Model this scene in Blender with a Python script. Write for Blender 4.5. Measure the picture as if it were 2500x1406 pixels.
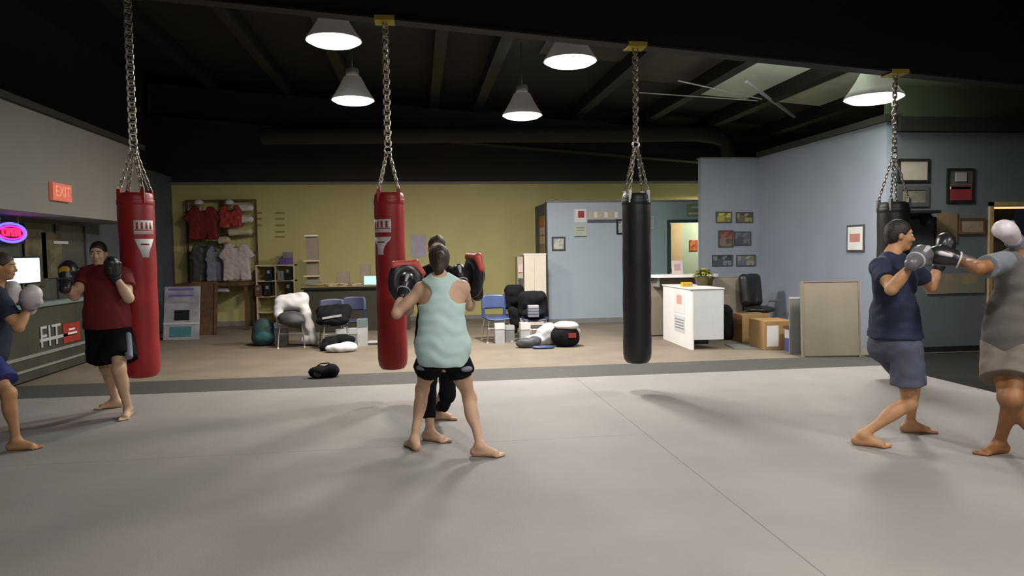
import bpy, bmesh, math, random
import numpy as np
from mathutils import Vector, Matrix
for o in list(bpy.data.objects): bpy.data.objects.remove(o)
random.seed(4); RNG = np.random.default_rng(4)
scene = bpy.context.scene; COL = scene.collection
# ------------------------------------------------------------ camera, world, exposure
F = 1750.0; EYE = 1.55
YAW, PITCH, ROLL = (math.radians(a) for a in (7.4, -2.9, -0.9))
cyw, syw = math.cos(YAW), math.sin(YAW)
FW = np.array([syw*math.cos(PITCH), cyw*math.cos(PITCH), math.sin(PITCH)])
_r0 = np.array([cyw, -syw, 0.0]); _u0 = np.cross(_r0, FW)
RT = math.cos(ROLL)*_r0 + math.sin(ROLL)*_u0; UP = -math.sin(ROLL)*_r0 + math.cos(ROLL)*_u0
CAM = np.array([0, 0, EYE])
cd = bpy.data.cameras.new('camera'); cam = bpy.data.objects.new('camera', cd); COL.objects.link(cam)
m = Matrix.Identity(4)
for i in range(3):
    m[i][0] = RT[i]; m[i][1] = UP[i]; m[i][2] = -FW[i]; m[i][3] = CAM[i]
cam.matrix_world = m
cd.sensor_width = 36; cd.lens = F/2500*36; cd.clip_start = 0.05; cd.clip_end = 100
scene.camera = cam
wd = bpy.data.worlds.new('world'); scene.world = wd; wd.use_nodes = True
wd.node_tree.nodes['Background'].inputs[0].default_value = (0.09, 0.10, 0.13, 1)
wd.node_tree.nodes['Background'].inputs[1].default_value = 0.06
scene.view_settings.view_transform = 'Standard'; scene.view_settings.look = 'None'
scene.view_settings.gamma = 1; scene.view_settings.use_curve_mapping = False
scene.view_settings.exposure = 0.04
LAMP_W = 95.0          # watts of one hall lamp

def ray(x, y): return FW + RT*(x-1250)/F + UP*(703-y)/F
def PZ(x, y, z=0.0): d = ray(x, y); return CAM + d*(z-EYE)/d[2]
def PY(x, y, Y): d = ray(x, y); return CAM + d*Y/d[1]
def PX(x, y, X): d = ray(x, y); return CAM + d*X/d[0]
def PD(x, y, t): return CAM + ray(x, y)*t
def RY(x0, y0, x1, y1, Y):                       # rectangle seen on a plane of constant depth
    a, b = PY(x0, (y0+y1)/2, Y), PY(x1, (y0+y1)/2, Y); t, u = PY((x0+x1)/2, y0, Y), PY((x0+x1)/2, y1, Y)
    return a[0], b[0], u[2], t[2]
# ------------------------------------------------------------ materials
def mat(name, col, rough=.6, metal=0.0, var=.10, scale=6.0, bump=.0, bscale=60.0, emit=None, spec=.5, col2=None, kind='noise'):
    mt = bpy.data.materials.new(name); mt.use_nodes = True
    nt = mt.node_tree; b = nt.nodes['Principled BSDF']; L = nt.links
    tc = nt.nodes.new('ShaderNodeTexCoord')
    nz = nt.nodes.new('ShaderNodeTexNoise'); nz.inputs['Scale'].default_value = scale; nz.inputs['Detail'].default_value = 4
    L.new(tc.outputs['Object'], nz.inputs['Vector'])
    mx = nt.nodes.new('ShaderNodeMix'); mx.data_type = 'RGBA'
    c = list(col)[:3]; c2 = list(col2)[:3] if col2 else [v*(1-var) for v in c]
    mx.inputs[6].default_value = (*c, 1); mx.inputs[7].default_value = (*c2, 1)
    rp = nt.nodes.new('ShaderNodeValToRGB'); rp.color_ramp.elements[0].position = .38; rp.color_ramp.elements[1].position = .62
    L.new(nz.outputs['Fac'], rp.inputs['Fac']); L.new(rp.outputs['Color'], mx.inputs[0])
    L.new(mx.outputs[2], b.inputs['Base Color'])
    b.inputs['Roughness'].default_value = rough; b.inputs['Metallic'].default_value = metal
    b.inputs['Specular IOR Level'].default_value = spec
    if bump:
        n2 = nt.nodes.new('ShaderNodeTexNoise'); n2.inputs['Scale'].default_value = bscale; n2.inputs['Detail'].default_value = 5
        L.new(tc.outputs['Object'], n2.inputs['Vector'])
        bp = nt.nodes.new('ShaderNodeBump'); bp.inputs['Strength'].default_value = bump; bp.inputs['Distance'].default_value = .01
        L.new(n2.outputs['Fac'], bp.inputs['Height']); L.new(bp.outputs['Normal'], b.inputs['Normal'])
    if emit:
        b.inputs['Emission Color'].default_value = (*emit[:3], 1); b.inputs['Emission Strength'].default_value = emit[3]
    return mt
def pmat(name, cols, scale=9.0):                 # a printed picture: coloured patches
    mt = bpy.data.materials.new(name); mt.use_nodes = True
    nt = mt.node_tree; b = nt.nodes['Principled BSDF']; L = nt.links
    tc = nt.nodes.new('ShaderNodeTexCoord'); vo = nt.nodes.new('ShaderNodeTexVoronoi'); vo.inputs['Scale'].default_value = scale
    vo.distance = 'CHEBYCHEV'
    L.new(tc.outputs['Object'], vo.inputs['Vector'])
    sp = nt.nodes.new('ShaderNodeSeparateColor'); L.new(vo.outputs['Color'], sp.inputs[0])
    rp = nt.nodes.new('ShaderNodeValToRGB'); rp.color_ramp.interpolation = 'CONSTANT'
    el = rp.color_ramp.elements
    for i, c in enumerate(cols):
        e = el[i] if i < 2 else el.new(i/len(cols))
        e.position = i/len(cols); e.color = (*c, 1)
    L.new(sp.outputs[0], rp.inputs['Fac']); L.new(rp.outputs['Color'], b.inputs['Base Color'])
    b.inputs['Roughness'].default_value = .4
    return mt
def hexc(h, k=1.0):
    v = [int(h[i:i+2], 16)/255 for i in (0, 2, 4)]
    return [k*(x/12.92 if x <= .04045 else ((x+.055)/1.055)**2.4) for x in v]
MT = dict(
 mat_grey=mat('mat_grey', (.262,.241,.228), .66, var=.10, scale=1.3, bump=.25, bscale=160),
 strip=mat('strip', (.058,.055,.050), .7, bump=.2, bscale=120),
 concrete=mat('concrete', (.19,.155,.118), .75, var=.16, scale=1.7, bump=.15, bscale=40),
 black_floor=mat('black_floor', (.014,.014,.013), .85, spec=.15),
 yellow=mat('yellow', (.50,.45,.18), .6, var=.05, scale=2, bump=.06, bscale=90),
 blue=mat('blue', (.245,.275,.335), .6, var=.05, scale=2, bump=.06, bscale=90),
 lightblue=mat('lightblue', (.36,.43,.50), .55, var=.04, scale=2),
 teal=mat('teal', (.22,.32,.34), .6, var=.05, scale=2),
 grey_wall=mat('grey_wall', (.19,.18,.165), .7, var=.05, scale=2),
 dark_wall=mat('dark_wall', (.085,.10,.12), .7, var=.1, scale=2),
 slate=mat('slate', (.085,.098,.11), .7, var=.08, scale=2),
 upper_dark=mat('upper_dark', (.022,.020,.017), .8, var=.2, scale=1),
 olive=mat('olive', (.085,.095,.055), .8, var=.2, scale=1),
 roof_black=mat('roof_black', (.008,.008,.0075), .85, var=.3, scale=2),
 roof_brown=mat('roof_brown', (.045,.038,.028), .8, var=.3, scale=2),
 roof_white=mat('roof_white', (.62,.68,.58), .6, var=.12, scale=1.5, bump=.2, bscale=8),
 steel_black=mat('steel_black', (.007,.007,.007), .7, var=.3),
 trim_grey=mat('trim_grey', (.20,.19,.18), .6),
 chain=mat('chain', (.42,.38,.32), .35, .85, var=.2, scale=20),
 chrome=mat('chrome', (.72,.72,.70), .22, .9, var=.05),
 strap_yellow=mat('strap_yellow', (.42,.32,.03), .7),
 red_vinyl=mat('red_vinyl', (.33,.012,.014), .42, var=.18, scale=5, bump=.15, bscale=14),
 black_vinyl=mat('black_vinyl', (.013,.013,.013), .42, var=.2, scale=5, bump=.15, bscale=14),
 white=mat('white', (.72,.70,.68), .5, var=.05), white_logo=mat('white_logo', (.62,.58,.60), .5, var=.05),
 cream=mat('cream', (.52,.44,.28), .6), paper=mat('paper', (.66,.65,.64), .7, var=.05),
 black=mat('black', (.010,.010,.011), .6, var=.3, spec=.3), dark_grey=mat('dark_grey', (.05,.05,.055), .6),
 mid_grey=mat('mid_grey', (.22,.22,.22), .6), light_grey=mat('light_grey', (.42,.42,.43), .6),
 alu=mat('alu', (.35,.34,.33), .35, .8, var=.15, scale=8),
 navy=mat('navy', (.013,.020,.055), .8, var=.25, scale=14, bump=.2, bscale=200),
 blue_plastic=mat('blue_plastic', (.028,.055,.155), .4), dark_blue_plastic=mat('dark_blue_plastic', (.018,.025,.07), .45),
 purple=mat('purple', (.13,.08,.32), .6), green_dark=mat('green_dark', (.02,.06,.065), .7),
 wood_brown=mat('wood_brown', (.10,.05,.022), .6, var=.35, scale=9),
 wood_tan=mat('wood_tan', (.34,.23,.10), .6, var=.25, scale=9), beige=mat('beige', (.285,.245,.19), .8, var=.06, scale=3, bump=.1, bscale=200),
 cardboard=mat('cardboard', (.34,.20,.075), .8, var=.12, scale=5),
 red=mat('red', (.42,.02,.015), .6), dark_red=mat('dark_red', (.16,.008,.012), .8, var=.15, scale=10, bump=.15, bscale=160),
 red_dim=mat('red_dim', (.30,.03,.025), .5), orange=mat('orange', (.5,.16,.02), .6), pink=mat('pink', (.60,.42,.44), .6),
 mint_cloth=mat('mint_cloth', (.52,.71,.68), .8, var=.06, scale=8, bump=.12, bscale=220),
 black_cloth=mat('black_cloth', (.0075,.0075,.009), .9, spec=.15, var=.3, scale=12, bump=.15, bscale=200),
 slate_cloth=mat('slate_cloth', (.075,.085,.13), .85, var=.12, scale=16, bump=.15, bscale=200),
 blue_cloth=mat('blue_cloth', (.02,.028,.17), .8, var=.15, scale=12),
 grey_cloth=mat('grey_cloth', (.115,.105,.095), .85, var=.12, scale=14, bump=.15, bscale=200),
 khaki=mat('khaki', (.17,.14,.11), .85, var=.12, scale=14, bump=.15, bscale=200),
 pink_cloth=mat('pink_cloth', (.46,.38,.37), .85, var=.12, scale=14, bump=.15, bscale=200),
 white_cloth=mat('white_cloth', (.60,.59,.60), .85, var=.08, scale=8, bump=.15, bscale=200),
 grey_patch=mat('grey_patch', (.20,.20,.26), .8),
 skin=mat('skin', (.62,.39,.26), .55, var=.10, scale=9, bump=.06, bscale=120),
 skin_tan=mat('skin_tan', (.48,.25,.12), .55, var=.12, scale=9, bump=.06, bscale=120),
 skin_deep=mat('skin_deep', (.30,.135,.05), .55, var=.12, scale=9, bump=.06, bscale=120),
 hair_brown=mat('hair_brown', (.060,.036,.022), .55, var=.35, scale=40, bump=.5, bscale=90),
 hair_dark=mat('hair_dark', (.018,.013,.011), .55, var=.35, scale=40, bump=.5, bscale=90),
 glove_black=mat('glove_black', (.022,.021,.024), .30, var=.2, scale=8, bump=.08, bscale=30),
 glove_grey=mat('glove_grey', (.13,.125,.14), .35, var=.2, scale=8), glove_white=mat('glove_white', (.62,.56,.58), .4, var=.08, scale=8),
 mustard=mat('mustard', (.55,.34,.02), .6), pad_red=mat('pad_red', (.62,.10,.08), .45),
 eye=mat('eye', (.55,.53,.50), .3), lip=mat('lip', (.36,.13,.10), .5),
 glass=None)
g = bpy.data.materials.new('window_glass'); g.use_nodes = True
gb = g.node_tree.nodes['Principled BSDF']; gb.inputs['Base Color'].default_value = (.10,.11,.10,1); gb.inputs['Roughness'].default_value = .08
gb.inputs['Alpha'].default_value = .45; gb.inputs['Specular IOR Level'].default_value = .6
MT['glass'] = g
# ------------------------------------------------------------ objects
class Mesh:
    def __init__(s): s.v = []; s.f = []
    def add(s, v, f):
        o = len(s.v); s.v += [tuple(float(c) for c in p) for p in v]; s.f += [tuple(int(i)+o for i in q) for q in f]; return s
    def box(s, x0, x1, y0, y1, z0, z1, R=None, c=None):
        v = [(x, y, z) for x in (x0, x1) for y in (y0, y1) for z in (z0, z1)]
        if R is not None:
            c = np.array(c if c is not None else (0,0,0)); v = [tuple(c+R@(np.array(p)-c)) for p in v]
        return s.add(v, [(0,1,3,2),(4,6,7,5),(0,4,5,1),(2,3,7,6),(0,2,6,4),(1,5,7,3)])
    def cyl(s, a, b, r0, r1=None, n=12, cap=True):
        r1 = r0 if r1 is None else r1; a = np.array(a, float); b = np.array(b, float); d = b-a; d /= (np.linalg.norm(d)+1e-9)
        t = np.array([1,0,0]) if abs(d[0]) < .8 else np.array([0,1,0]); p = np.cross(d, t); p /= np.linalg.norm(p); q = np.cross(d, p)
        v = []
        for c, r in ((a, r0), (b, r1)):
            for i in range(n):
                w = 2*math.pi*i/n; v.append(c+r*(math.cos(w)*p+math.sin(w)*q))
        f = [(i, (i+1) % n, n+(i+1) % n, n+i) for i in range(n)]
        if cap: f += [tuple(range(n))[::-1], tuple(range(n, 2*n))]
        return s.add(v, f)
    def tube(s, pts, r, n=8, closed=False):
        pts = [np.array(p, float) for p in pts]; k = len(pts); v = []; prev = None
        for i, p in enumerate(pts):
            if closed: d = pts[(i+1) % k]-pts[i-1]
            else: d = pts[min(i+1, k-1)]-pts[max(i-1, 0)]
            d = d/(np.linalg.norm(d)+1e-9)
            if prev is None:
                t = np.array([0,0,1.]) if abs(d[2]) < .8 else np.array([1.,0,0]); a = np.cross(d, t)
            else: a = prev-d*(prev@d)
            a /= np.linalg.norm(a)+1e-9; prev = a; b = np.cross(d, a)
            v += [p+r*(math.cos(2*math.pi*j/n)*a+math.sin(2*math.pi*j/n)*b) for j in range(n)]
        f = []
        for i in range(k if closed else k-1):
            i2 = (i+1) % k
            f += [(i*n+j, i*n+(j+1) % n, i2*n+(j+1) % n, i2*n+j) for j in range(n)]
        if not closed: f += [tuple(range(n))[::-1], tuple(range((k-1)*n, k*n))]
        return s.add(v, f)
    def lathe(s, prof, c=(0,0,0), n=32, capa=True, capb=True):
        v = []; c = np.array(c, float)
        for r, z in prof:
            v += [(c[0]+r*math.cos(2*math.pi*i/n), c[1]+r*math.sin(2*math.pi*i/n), c[2]+z) for i in range(n)]
        k = len(prof); f = [(a*n+i, a*n+(i+1) % n, (a+1)*n+(i+1) % n, (a+1)*n+i) for a in range(k-1) for i in range(n)]
        if capa: f.append(tuple(range(n))[::-1])
        if capb: f.append(tuple(range((k-1)*n, k*n)))
        return s.add(v, f)
    def prism(s, pts, y0, y1):                    # outline in x,z, extruded along y
        n = len(pts); v = [(x, y0, z) for x, z in pts]+[(x, y1, z) for x, z in pts]
        return s.add(v, [tuple(range(n)), tuple(range(n, 2*n))[::-1]]+[(i, n+i, n+(i+1) % n, (i+1) % n) for i in range(n)])
    def prismz(s, pts, z0, z1):
        n = len(pts); v = [(x, y, z0) for x, y in pts]+[(x, y, z1) for x, y in pts]
        return s.add(v, [tuple(range(n))[::-1], tuple(range(n, 2*n))]+[(i, (i+1) % n, n+(i+1) % n, n+i) for i in range(n)])
    def build(s, name, m, parent=None, smooth=False, bevel=0.0, world=False, fix=True):
        me = bpy.data.meshes.new(name)
        V = np.array(s.v, float)
        if world and parent is not None: V = to_local(V, root_of(parent))
        me.from_pydata([tuple(p) for p in V], [], s.f); me.update()
        if fix:
            bm = bmesh.new(); bm.from_mesh(me); bmesh.ops.recalc_face_normals(bm, faces=bm.faces); bm.to_mesh(me); bm.free()
        o = bpy.data.objects.new(name, me); COL.objects.link(o); me.materials.append(MT[m] if isinstance(m, str) else m)
        if parent is not None: o.parent = parent
        if smooth:
            me.polygons.foreach_set('use_smooth', [True]*len(me.polygons))
            if smooth == 'auto':
                me.set_sharp_from_angle(angle=math.radians(40))
        if bevel:
            md = o.modifiers.new('bevel', 'BEVEL'); md.width = bevel; md.segments = 2; md.limit_method = 'ANGLE'
        return o
def root_of(o):
    while o.parent: o = o.parent
    return o
def to_local(V, root):
    a = root.rotation_euler.z; c, s = math.cos(a), math.sin(a); W = V-np.array(root.location)
    return np.stack([W[:,0]*c+W[:,1]*s, -W[:,0]*s+W[:,1]*c, W[:,2]], 1)
def tag(o, label=None, cat=None, group=None, kind=None):
    if label: o['label'] = label
    if cat: o['category'] = cat
    if group: o['group'] = group
    if kind: o['kind'] = kind
    return o
def thing(name, label, cat, loc=(0,0,0), rz=0.0, group=None):
    o = bpy.data.objects.new(name, None); COL.objects.link(o); o.empty_display_size = .1
    o.location = [float(c) for c in loc]; o.rotation_euler = (0,0,rz); return tag(o, label, cat, group)
def struct(name, mb, m, **k): return tag(mb.build(name, m, **k), kind='structure')
def copy_tree(o, parent=None):
    c = o.copy(); COL.objects.link(c); c.parent = parent
    for ch in list(o.children): copy_tree(ch, c)
    return c
def B(*a, **k): return Mesh().box(*a, **k)
def PR(x, y, h=0.0):                             # where a sight line meets the sloping roof, h below it
    d = ray(x, y); t = (roof_z(0)-h-EYE)/(d[2]+.078*d[0]); return CAM+d*t
def rotm(ax, a):
    c, s = math.cos(a), math.sin(a)
    return {'x': np.array([[1,0,0],[0,c,-s],[0,s,c]]), 'y': np.array([[c,0,s],[0,1,0],[-s,0,c]]), 'z': np.array([[c,-s,0],[s,c,0],[0,0,1]])}[ax]
def text(body, size, m, name, parent, R, loc, depth=.004, sx=1.0):    # lettering as mesh; R columns: right, up, normal
    cu = bpy.data.curves.new(name, 'FONT'); cu.body = body; cu.size = size; cu.extrude = depth; cu.align_x = 'CENTER'; cu.align_y = 'CENTER'
    t = bpy.data.objects.new(name, cu); COL.objects.link(t); dg = bpy.context.evaluated_depsgraph_get()
    me = bpy.data.meshes.new_from_object(t.evaluated_get(dg)); bpy.data.objects.remove(t); bpy.data.curves.remove(cu)
    for v in me.vertices:
        p = np.array(v.co); v.co = Vector((R@np.array([p[0]*sx, p[1], p[2]]))+np.array(loc))
    me.materials.clear(); me.materials.append(MT[m] if isinstance(m, str) else m)
    o = bpy.data.objects.new(name, me); COL.objects.link(o); o.parent = parent
    return o
# ------------------------------------------------------------ implicit surfaces for bodies, cloth and bags
def unit(v): v = np.array(v, float); return v/(np.linalg.norm(v)+1e-9)
class Sdf:
    """blended solids; each primitive is evaluated only near itself"""
    def __init__(s): s.ops = []; s.wr = None
    def cap(s, a, b, ra, rb=None, k=.02, cut=False):
        s.ops.append(('cap', np.array(a, float), np.array(b, float), ra, ra if rb is None else rb, k, cut)); return s
    def ell(s, c, r, R=None, k=.02):
        s.ops.append(('ell', np.array(c, float), np.array(r, float), np.eye(3) if R is None else np.array(R), 0, k, 0)); return s
    def sub_ell(s, c, r, R=None, k=.006): s.ops.append(('sub', np.array(c, float), np.array(r, float), np.eye(3) if R is None else np.array(R), 0, k, 0)); return s
    def sub_cap(s, a, b, ra, rb=None, k=.006): s.ops.append(('scap', np.array(a, float), np.array(b, float), ra, ra if rb is None else rb, k, 0)); return s
    def cut(s, p, n): s.ops.append(('cut', np.array(p, float), unit(n), 0, 0, 0, 0)); return s   # removes the side n points to
    def _d(s, op, P):
        t = op[0]
        if t in ('cap', 'scap'):
            a, b, ra, rb = op[1:5]; ba = b-a; L = ba@ba+1e-12
            pa = P-a; h = np.clip((pa@ba)/L, 0, 1)
            d = np.linalg.norm(pa-h[...,None]*ba, axis=-1)-(ra+(rb-ra)*h)
            if op[6]:
                n = unit(ba); d = np.maximum(d, (P-b)@n)
            return d
        c, r, R = op[1:4]; q = (P-c)@R; k0 = np.linalg.norm(q/r, axis=-1); k1 = np.linalg.norm(q/(r*r), axis=-1)
        return k0*(k0-1)/np.maximum(k1, 1e-6)
    def bounds(s):
        lo = np.full(3, 1e9); hi = -lo
        for op in s.ops:
            if op[0] == 'cap':
                for c, r in ((op[1], op[3]), (op[2], op[4])): lo = np.minimum(lo, c-r); hi = np.maximum(hi, c+r)
            elif op[0] == 'ell': r = op[2].max(); lo = np.minimum(lo, op[1]-r); hi = np.maximum(hi, op[1]+r)
        return lo-.03, hi+.03
    def mesh(s, h=.008, wr=None):
        lo, hi = s.bounds(); n = np.ceil((hi-lo)/h).astype(int)+2
        D = np.full(n, .06, np.float32)
        ax = [lo[i]+h*np.arange(n[i]) for i in range(3)]
        for op in s.ops:
            if op[0] == 'cut':
                G = (ax[0]-op[1][0])[:,None,None]*op[2][0]+(ax[1]-op[1][1])[None,:,None]*op[2][1]+(ax[2]-op[1][2])[None,None,:]*op[2][2]
                D = np.maximum(D, G); continue
            if op[0] in ('cap', 'scap'):
                l = np.minimum(op[1]-op[3], op[2]-op[4]); u = np.maximum(op[1]+op[3], op[2]+op[4])
            else: r = op[2].max(); l = op[1]-r; u = op[1]+r
            i0 = np.clip(np.floor((l-.06-lo)/h).astype(int), 0, n); i1 = np.clip(np.ceil((u+.06-lo)/h).astype(int)+1, 0, n)
            if (i1 <= i0).any(): continue
            P = np.stack(np.meshgrid(ax[0][i0[0]:i1[0]], ax[1][i0[1]:i1[1]], ax[2][i0[2]:i1[2]], indexing='ij'), -1)
            d = s._d(op, P); sl = tuple(slice(a, b) for a, b in zip(i0, i1)); k = max(op[5], 1e-4); e = D[sl]
            if op[0] in ('sub', 'scap'):
                d = -d; hh = np.clip(.5+.5*(d-e)/k, 0, 1); D[sl] = e+(d-e)*hh+k*hh*(1-hh)
            else:
                hh = np.clip(.5+.5*(e-d)/k, 0, 1); D[sl] = e+(d-e)*hh-k*hh*(1-hh)
        if wr:
            amp, fr, seed = wr; fr = fr*2.2 if fr < 60 else fr; X = ax[0][:,None,None]; Yv = ax[1][None,:,None]; Z = ax[2][None,None,:]; rg = np.random.default_rng(seed)
            W = 0
            if fr < 132: amp = amp*.55
            for q in range(4 if fr < 132 else 5):
                d3 = unit(rg.normal(size=3)*np.array([.6,.6,1.3])); ff = fr*(.6+.9*rg.random()); ph = rg.random()*6
                W = W+np.sin(ff*(X*d3[0]+Yv*d3[1]+Z*d3[2])+ph+1.6*np.sin(ff*.37*(X*d3[2]-Z*d3[0]+Yv*d3[1])+ph*2))
            D = D+(amp*W/2.2).astype(np.float32)
        return nets(D, lo, h)
    def build(s, name, m, parent, h=.008, wr=None, world=True, sm=2):
        v, f = s.mesh(h, wr); mb = Mesh()
        if world: v = to_local(v, root_of(parent)) if parent is not None else v
        me = bpy.data.meshes.new(name); me.from_pydata(v.tolist(), [], f.tolist()); me.update()
        me.polygons.foreach_set('use_smooth', [True]*len(me.polygons)); me.materials.append(MT[m] if isinstance(m, str) else m)
        o = bpy.data.objects.new(name, me); COL.objects.link(o)
        if parent is not None: o.parent = parent
        if sm: md = o.modifiers.new('smooth', 'SMOOTH'); md.iterations = sm; md.factor = .5
        return o
def nets(D, lo, h):
    n = np.array(D.shape); D = D.copy()
    for a in range(3):
        sl = [slice(None)]*3; sl[a] = 0; D[tuple(sl)] = np.maximum(D[tuple(sl)], .01); sl[a] = -1; D[tuple(sl)] = np.maximum(D[tuple(sl)], .01)
    ins = D < 0; cnt = np.zeros(n-1, np.int8)
    offs = [(i, j, k) for i in (0,1) for j in (0,1) for k in (0,1)]
    for o in offs: cnt += ins[o[0]:n[0]-1+o[0], o[1]:n[1]-1+o[1], o[2]:n[2]-1+o[2]]
    act = np.argwhere((cnt > 0) & (cnt < 8)); idx = np.full(n-1, -1, np.int64); idx[tuple(act.T)] = np.arange(len(act))
    cv = np.stack([D[act[:,0]+o[0], act[:,1]+o[1], act[:,2]+o[2]] for o in offs], 1)
    S = np.zeros((len(act), 3)); C = np.zeros(len(act)); oa = np.array(offs, float)
    for a in range(8):
        for b in range(a+1, 8):
            if abs(oa[a]-oa[b]).sum() != 1: continue
            va, vb = cv[:,a], cv[:,b]; c = (va < 0) != (vb < 0); t = np.where(c, va/np.where(c, va-vb, 1), 0)
            S += np.where(c[:,None], oa[a]+t[:,None]*(oa[b]-oa[a]), 0); C += c
    V = lo+h*(act+S/np.maximum(C, 1)[:,None]); Fs = []
    for a in range(3):
        b, c = (a+1) % 3, (a+2) % 3
        s0 = [slice(None)]*3; s1 = [slice(None)]*3; s0[a] = slice(0, -1); s1[a] = slice(1, None)
        A, Bv = ins[tuple(s0)], ins[tuple(s1)]; E = np.argwhere(A != Bv)
        E = E[(E[:,b] > 0) & (E[:,c] > 0) & (E[:,b] < n[b]-1) & (E[:,c] < n[c]-1)]
        fl = A[tuple(E.T)]; q = []
        for db, dc in ((-1,-1), (0,-1), (0,0), (-1,0)):
            e = E.copy(); e[:,b] += db; e[:,c] += dc; q.append(idx[tuple(e.T)])
        q = np.stack(q, 1); q[~fl] = q[~fl][:, ::-1]; Fs.append(q)
    return V, np.concatenate(Fs)
# ------------------------------------------------------------ lamps (the light of the hall)
def beam_z(x): return 3.90-.078*(x+.29)
def roof_z(x): return beam_z(x)+1.05
def bay_lamp(name, label, loc, dia, tint, watts, upw=0.6):
    t = thing(name, label, 'lamp', loc, 0, 'high bay lamps'); r = dia/2
    prof = [(r, 0), (r*.99, .02), (r*.86, .075), (r*.62, .20), (r*.46, .30), (r*.40, .335)]
    inner = [(r*.38, .33), (r*.44, .295), (r*.60, .195), (r*.84, .07), (r*.965, .02), (r*.97, .004)]
    Mesh().lathe(prof+inner, n=40, capa=False, capb=False).build('reflector', MT.setdefault('reflector_lit', mat('reflector_lit', (.30,.28,.26), .4, emit=(1.0,.86,.78,.045))), t, smooth='auto')  # faint emission in the material stands for lamplight on the cone
    Mesh().lathe([(r*.30, .32), (r*.30, .44), (r*.26, .46), (r*.10, .47)], n=24).build('ballast_housing', 'mid_grey', t, smooth='auto')
    e = mat(name+'_glow', (.8,.8,.8), .5, emit=(*tint, 9.0))
    Mesh().lathe([(r*.96, .012), (r*.97, -.004), (r*.80, -.035), (r*.45, -.058), (r*.04, -.064)], n=40).build('diffuser', e, t, smooth='auto')
    top = roof_z(loc[0])-loc[2]
    Mesh().tube([(0,0,.46), (0,0,.52), (0,0,max(top-.02, .6))], .006, 6).build('hanging_cable', 'steel_black', t)
    ld = bpy.data.lights.new(name+'_light', 'AREA'); ld.shape = 'DISK'; ld.size = dia*.9; ld.energy = watts; ld.color = tint
    lo = bpy.data.objects.new('lamp_light', ld); COL.objects.link(lo); lo.parent = t; lo.location = (0,0,-.075)
    lu = bpy.data.lights.new(name+'_uplight', 'AREA'); lu.shape = 'DISK'; lu.size = dia*.4; lu.energy = upw; lu.color = (.86,1.0,.84)
    l2_ = bpy.data.objects.new('roof_fill_light', lu); COL.objects.link(l2_); l2_.parent = t; l2_.location = (0,0,.49); l2_.rotation_euler = (math.pi,0,0)  # upward fill added to brighten the pale roof panels
    return t
WARM = (1.0, .93, .83); NEUT = (1.0, .95, .90); MINT = (.66, 1.0, .90); PEACH = (1.0, .82, .70)
l1 = PD(815, 100, 8.6); l2 = PD(862, 245, 10.5); l3 = PD(1392, 150, 8.6); l4 = PD(1275, 282, 11.1); l5 = PD(2133, 240, 8.75)
bay_lamp('bay_lamp', 'mint-tinted round bay lamp hanging from the dark roof, left of the middle chain', l1, .66, MINT, LAMP_W*.42)
bay_lamp('bay_lamp', 'warm bay lamp with visible cone, lower and farther back, just left of the middle chain', l2, .62, PEACH, LAMP_W*1.5)
bay_lamp('bay_lamp', 'bright round bay lamp left of the black punching bag chain, larger of the middle two', l3, .64, NEUT, LAMP_W*1.15)
bay_lamp('bay_lamp', 'bay lamp with grey cone above the yellow wall, lowest and farthest one', l4, .62, NEUT, LAMP_W*2.7)
bay_lamp('bay_lamp', 'bay lamp with bright cone near the blue wall, rightmost one', l5, .68, NEUT, LAMP_W*1.15, 300.0)
# the rows of the same lamps go on over and behind the place the photo was taken from
for i, (x, y, w) in enumerate(((-.9, 2.6, .15), (2.0, 2.8, .95), (4.9, 2.4, .9), (.6, -1.6, 1.6), (4.2, -1.8, 1.5))):
    bay_lamp('bay_lamp', 'bay lamp in the rows hanging over the mats nearest the viewer', (x, y, 4.05-.05*i if i < 3 else 3.9), .66, NEUT, LAMP_W*w)
# ------------------------------------------------------------ floor
MATX = 5.88; SN = 8.45; SF = 9.40
struct('floor', B(-6.5, 12, -3.5, 19.5, -.10, -.022), 'concrete')
tag(B(-5.2, 12, SF, 19, -.022, 0).build('trim_1', 'concrete'), kind='structure')['label'] = 'tan concrete floor along the back of the hall'
tag(B(-5.2, 6.2, SN, SF, -.022, .004).build('trim_2', 'strip', bevel=.002), kind='structure')['label'] = 'dark grey edge strip between the mats and the tan floor'
tag(B(MATX+.01, 12, -3, SF, -.022, .0).build('trim_3', 'black_floor'), kind='structure')['label'] = 'black floor beside the mats under the dark wall'
# mats: grey foam sheets laid edge to edge
e = .0013
for x0, x1, y0, y1, lab in ((-5.2, 1.85, -3.0, 5.7, 'big grey foam mat left of the long seam, nearest the viewer'), (-5.2, 1.85, 5.7, SN, 'grey foam mat left of the long seam, beside the dark strip'),
                            (1.85, MATX, -3.0, 2.9, 'grey foam mat right of the long seam, nearest the viewer'), (1.85, MATX, 2.9, SN, 'grey foam mat right of the long seam, under the sparring pair')):
    tag(B(x0+e, x1-e, y0+e, y1-e, -.022, .018).build('floor_mat', 'mat_grey', bevel=.0012), lab, 'floor mat', 'grey floor mats')
# ------------------------------------------------------------ shell
YB = 16.6
def zt(x, y, Y): return PY(x, y, Y)[2]
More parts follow.
